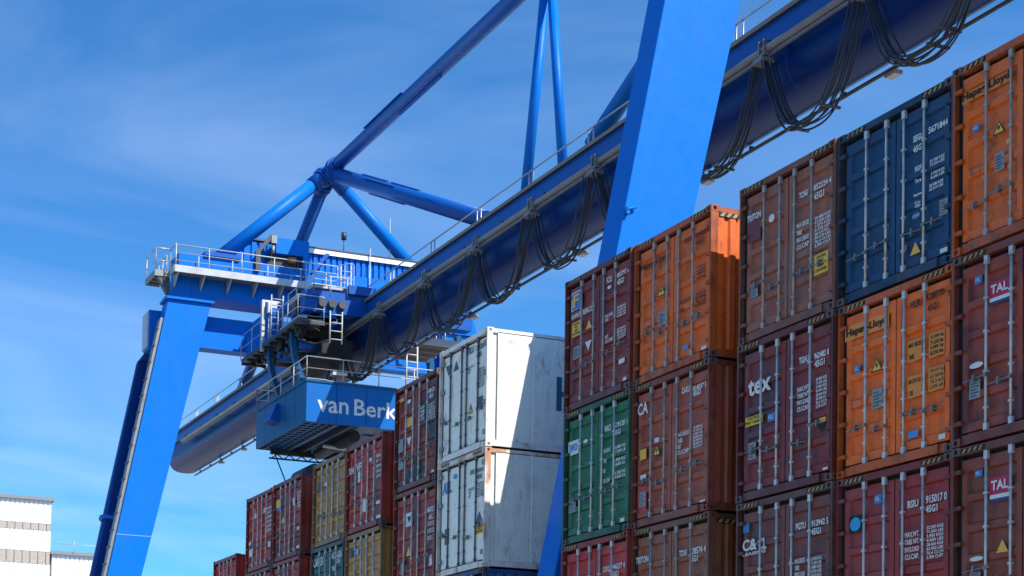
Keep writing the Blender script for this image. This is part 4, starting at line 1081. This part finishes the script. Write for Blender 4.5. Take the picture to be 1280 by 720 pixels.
# C frames round the girder
for xx in (-52.0, -54.9):
    m = MB(); rad = 4.35; cc = Vector((0, 12.4, 24.4)); A = [math.radians(168+k*204/26) for k in range(27)]
    inner = [(12.4+(rad-.13)*math.cos(a), 24.4+(rad-.13)*math.sin(a)) for a in A]; outer = [(12.4+(rad+.13)*math.cos(a), 24.4+(rad+.13)*math.sin(a)) for a in A]
    k = len(A); vs = [(xx, y, z) for y, z in inner]+[(xx, y, z) for y, z in outer]+[(xx-.26, y, z) for y, z in inner]+[(xx-.26, y, z) for y, z in outer]
    fs = []
    for i in range(k-1): fs += [(i, i+1, k+i+1, k+i), (2*k+i, 3*k+i, 3*k+i+1, 2*k+i+1), (i, 2*k+i, 2*k+i+1, i+1), (k+i, k+i+1, 3*k+i+1, 3*k+i)]
    m.add(vs, fs); T(m, 'c_frame', 'light_blue')
# upper trolley: carriage on the girder top, hanging platforms
m = MB(); m.box(-56.6, -50.6, 10.2, 14.6, 26.15, 26.55); m.box(-56.4, -55.8, 8.1, 16.7, 25.2, 26.2); m.box(-51.4, -50.8, 8.1, 16.7, 25.2, 26.2); T(m, 'carriage', 'chord_blue')
m = MB(); m.box(-55.9, -51.0, 8.3, 9.6, 24.72, 25.0); m.box(-55.2, -51.8, 8.7, 10.4, 24.3, 24.72); T(m, 'bogie_frame', 'near_black')
m = MB(); m.box(-55.4, -51.6, 9.3, 10.9, 23.5, 24.3); T(m, 'gear_housing', 'near_black', bevel=.06)
for q, w_, zb_, zt_, yb_, mt_ in ((-53.4, .7, 24.75, 25.9, 8.9, 'chord_blue'), (-52.3, .8, 24.75, 25.5, 8.9, 'dark_steel'), (-51.5, .5, 24.75, 26.0, 9.0, 'crane_blue'), (-54.3, .6, 24.75, 25.6, 8.9, 'near_black'), (-52.9, .4, 25.2, 26.2, 8.3, 'dark_steel')):
    m = MB(); m.box(q, q+w_, yb_, yb_+.8, zb_, zt_); T(m, 'equipment_housing', mt_, bevel=.04)
for q in (-53.8, -52.6, -51.4):
    m = MB(); m.path([(q, 8.1, 24.5), (q+.1, 8.0, 24.0), (q+.5, 8.6, 23.7), (q+.7, 9.4, 23.9)], .05, 6); T(m, 'hose', 'cable')
for q, mt_ in ((-55.0, 'dark_steel'), (-54.1, 'chord_blue'), (-53.1, 'dark_steel'), (-52.2, 'chord_blue')):
    m = MB(); m.tube((q, 8.3, 23.95), (q, 9.4, 23.95), .26, 14); m.tube((q, 8.1, 23.95), (q, 8.3, 23.95), .14, 10); T(m, 'drive_motor', mt_)
m = MB()
for q in range(9): m.tube((-57.6+q*.85, 7.9+.13*(q % 3), 24.6), (-57.2+q*.85, 8.7, 24.15-.1*(q % 2)), .035, 5); m.box(-57.7+q*.8, -57.45+q*.8, 8.0, 8.3, 24.3-.08*(q % 3), 24.55)
T(m, 'bogie_frame', 'near_black')
for q in (-55.6, -54.2, -52.8, -51.6):
    m = MB(); m.tube((q, 8.05, 24.5), (q, 8.4, 24.5), .32, 14); m.tube((q, 7.95, 24.5), (q, 8.05, 24.5), .12, 10); T(m, 'guide_wheel', 'dark_steel')
m = MB(); m.box(-58.0, -50.6, 7.72, 9.0, 24.62, 24.70); T(m, 'platform_floor', 'grating')
m = MB()
for i in range(11): xx = -58.1+i*.76; m.box(xx, xx+.07, 7.7, 9.0, 24.46, 24.62)
m.box(-58.0, -50.6, 7.66, 7.72, 24.55, 24.74); T(m, 'platform_frame', 'dark_steel')
for i in range(4):
    m = MB(); a = -58.1+i*.85; m.box(a, a+.81, 7.95, 8.6, 24.72, 26.45); T(m, 'electrical_cabinet', 'crane_blue')
m = MB(); railing(m, [(-58.2, 7.7, 24.7), (-55.1, 7.7, 24.7)], h=1.25, step=1.5, r=.022); railing(m, [(-54.4, 7.7, 24.7), (-50.7, 7.7, 24.7), (-50.7, 9.0, 24.7)], h=1.15, step=1.2, r=.022, mids=(.5,)); T(m, 'platform_railing', 'rail_white')
m = MB(); m.box(-55.25, -55.05, 7.6, 7.75, 24.4, 26.9); m.box(-55.25, -55.05, 7.75, 8.6, 26.8, 26.9); T(m, 'lamp_post', 'galv')
m = MB(); m.box(-55.0, -54.8, 7.8, 8.3, 26.2, 26.75); T(m, 'lamp_head', 'galv', bevel=.03)
m = MB()
for yy in (7.75, 8.35): m.tube((-54.2, yy, 24.7), (-54.2, yy, 26.9), .035, 5)
for i in range(7): m.tube((-54.2, 7.75, 24.9+i*.3), (-54.2, 8.35, 24.9+i*.3), .025, 5)
for yy in (9.1, 9.7): m.tube((-50.2, yy, 23.6), (-50.2, yy, 25.1), .035, 5)
for i in range(4): m.tube((-50.2, 9.1, 23.8+i*.38), (-50.2, 9.7, 23.8+i*.38), .03, 5)
T(m, 'ladder', 'rail_white')
m = MB(); m.box(-53.6, -51.0, 8.6, 10.1, 25.2, 26.0); T(m, 'drive_motor', 'crane_blue', bevel=.05)
m = MB(); m.box(-53.9, -50.9, 8.5, 10.0, 26.35, 26.5); m.box(-53.4, -51.0, 7.9, 9.8, 24.9, 25.02); T(m, 'cover_plate', 'rail_white')
for yy in (8.9, 9.4, 9.9):
    m = MB(); m.tube((-51.0, yy, 25.6), (-50.6, yy, 25.6), .2, 14); T(m, 'brake_disc', 'dark_steel')
m = MB(); railing(m, [(-53.9, 8.5, 26.0), (-50.8, 8.5, 26.0), (-50.8, 10.2, 26.0)], h=.9, step=.9, r=.026); T(m, 'platform_railing', 'rail_white')
# far side platform
m = MB(); m.box(-54.6, -51.8, 14.6, 16.3, 24.72, 24.80)
for i in range(4): m.box(-54.5+i*.8, -54.4+i*.8, 14.6, 16.3, 24.58, 24.72)
T(m, 'platform_floor', 'grating')
m = MB(); railing(m, [(-51.8, 14.7, 24.8), (-51.8, 16.3, 24.8), (-54.6, 16.3, 24.8)], h=1.15, step=.9, r=.03); m.box(-51.84, -51.76, 14.4, 16.45, 24.6, 24.95); T(m, 'platform_railing', 'rail_white')
m = MB()
for yy in (13.2, 13.75): m.tube((-50.6, yy, 21.7), (-50.6, yy, 24.2), .045, 6)
for i in range(7): m.tube((-50.6, 13.2, 21.9+i*.35), (-50.6, 13.75, 21.9+i*.35), .035, 5)
T(m, 'ladder', 'rail_white')
# slack hoist rope from the trolley down behind the stacks
m = MB(); m.tube((-56.2, 8.9, 19.62), (-50.5, 14.96, .02), .035, 5); tag(m.build('hoist_rope', 'cable'), 'thin dark rope slanting down from the underside of the blue hoist cabin', 'rope')
# ------------------------------------------------------------------ festoon cable loops
FX = [-56.9, -52.7, -48.5, -44.1, -39.75, -35.63, -31.5, -27.3, -23.0, -19.05, -15.0, -11.0, -7.0]
DIPS = [2.0, 2.25, 2.2, 2.35, 2.45, 2.45, 2.5, 2.45, 2.6, 2.5, 2.4, 2.4]
NB = ['beside the trolley, furthest left', 'just right of the trolley cabin', 'above the cabin railing', 'above the dark patched container', 'above the top white container',
      'second left of the tall blue leg', 'immediately left of the tall blue leg', 'immediately right of the tall blue leg', 'above the dusty brown container', 'near the upper right corner', 'running out of the top edge', 'outside the upper right corner']
def carrier(x, i):
    t = thing('cable_carrier', (x, 10.75, 24.86), 'cable carrier at the left end of the loop ' + (NB[i] if i < len(NB) else 'at the girder end'), 'cable carrier', 'carriers on the festoon rail')
    m = MB(); m.box(-.13, -.09, -.08, .10, -.10, .34); m.box(.07, .11, -.08, .10, -.10, .34); m.box(-.04, .04, -.05, .05, -.30, -.02); m.box(-.14, .14, -.07, .09, -.12, -.06)
    m.build('hanger', 'galv_dark', t)
    m = MB(); m.hexa([(-.24, -.22, -.34), (.24, -.22, -.34), (.24, .22, -.34), (-.24, .22, -.34)], [(-.18, -.2, -.20), (.18, -.2, -.20), (.18, .2, -.20), (-.18, .2, -.20)]); m.build('cable_saddle', 'galv_dark', t)
for i, x in enumerate(FX): carrier(x, i)
for i in range(len(FX)-1):
    xa, xb = FX[i]+.20, FX[i+1]-.20; d = DIPS[i]
    t = thing('cable_loop', (xa, 10.75, 24.5), 'bundle of sagging black cables ' + NB[i], 'cable loop', 'festoon cable loops under the girder')
    for k in range(7):
        dy = -.24+.08*k; dd = d+random.uniform(-.16, .12); L = xb-xa; pts = []; ph = random.uniform(0, 6)
        for j in range(25):
            u = j/24; s = 2*u-1; sag = dd*(1-abs(s)**2.6); lat = dy*(1+.3*math.sin(ph+4*u))
            # the bundle narrows at the carriers and hangs a little proud in the middle
            xoff = (-.10 if s < 0 else .10)*(k-3)/3*(1-abs(s))*.0
            pts.append((u*L+.08*math.sin(math.pi*u)*math.sin(ph)+(k-3)*.03*math.sin(math.pi*u), lat, -sag))
        m = MB(); m.path(pts, .030 if k % 2 else .024, 6); m.build('cable', 'cable', t)
    for u in (.30, .62, .72) if i % 2 else (.36, .70):
        s = 2*u-1; z = -d*(1-abs(s)**2.6); m = MB(); m.box(u*(xb-xa)-.03, u*(xb-xa)+.03, -.34, .36, z-.03, z+.035); m.build('cable_clamp', 'dark_steel', t)
# ------------------------------------------------------------------ white buildings far behind, on the left
def shed(x, y0, y1, h, depth, label, bands_):
    t = thing('warehouse', (x, y0, 0), label, 'warehouse', 'white metal clad buildings behind the crane')
    m = MB(); m.box(-depth, -.12, 0, y1-y0, 0, h-.02); m.build('wall', 'roof_white', t)
    lev = [0]+[q for b in bands_ for q in b]+[h]; W_ = y1-y0
    for i in range(0, len(lev), 2):
        m = MB(); pts = []; y = 0
        while y < W_-.01: pts += [(y, 0), (y+.42, 0), (y+.46, .09), (y+.56, .09)]; y += .60
        pts.append((W_, 0)); vs = []
        for yy, q in pts: vs += [(-q, min(yy, W_), lev[i]), (-q, min(yy, W_), lev[i+1])]
        m.add(vs, [(2*k, 2*k+2, 2*k+3, 2*k+1) for k in range(len(pts)-1)]); m.build('cladding', MT['clad'], t)
    for a, b in bands_:
        y = 0
        while y < W_-.1:
            m = MB(); m.box(-.12, -.03, y+.04, min(y+1.0, W_)-.04, a+.03, b-.03); m.build('window_panel', 'clad_white' if abs(y-9) < .6 and a > 33 else 'panel_tan', t); y += 1.0
        m = MB(); m.box(-.14, -.11, 0, W_, a, b); m.build('window_frame', 'dark_steel', t)
    m = MB(); m.box(-depth-.3, .35, -.3, W_+.35, h, h+.42); m.build('roof_edge', 'roof_grey', t)
MT['clad'] = paint('white_cladding', (.70, .71, .72), .5, wear=.08)
MT['clad_white'] = flat('panel_white', (.6, .6, .6), .5)
MT['panel_tan'] = paint('translucent_tan', (.42, .35, .29), .35, wear=.4)
MT['roof_grey'] = paint('roof_flashing', (.20, .21, .23), .5, wear=.2)
shed(-170, -20, 23.55, 37.85, 40, 'tall white ribbed metal building with two rows of tan window panels at the far left', [(29.9, 31.5), (34.1, 35.0)])
shed(-170.4, 23.9, 33.2, 31.3, 40, 'lower white ribbed metal building between the tall one and the left crane leg', [])
m = MB()
for k in (26.6, 29.6): m.tube((-169.8, k, 31.75), (-169.8, k, 33.2), .04, 5)
m.tube((-169.8, 24, 32.6), (-169.8, 33, 32.6), .03, 5); tag(m.build('roof_guard_rail', 'galv'), 'thin guard rail along the roof of the lower white building', 'railing')
# dark round top of a tank or reel behind the stack
t = thing('tarpaulin_roll', (-33.0, 1.0, 13.29), 'dark round roll lying on top of the maroon container left of the yellow one', 'tarpaulin roll')
m = MB(); m.tube((-.8, 0, .29), (.6, 0, .29), .29, 20); m.build('roll', 'black', t)
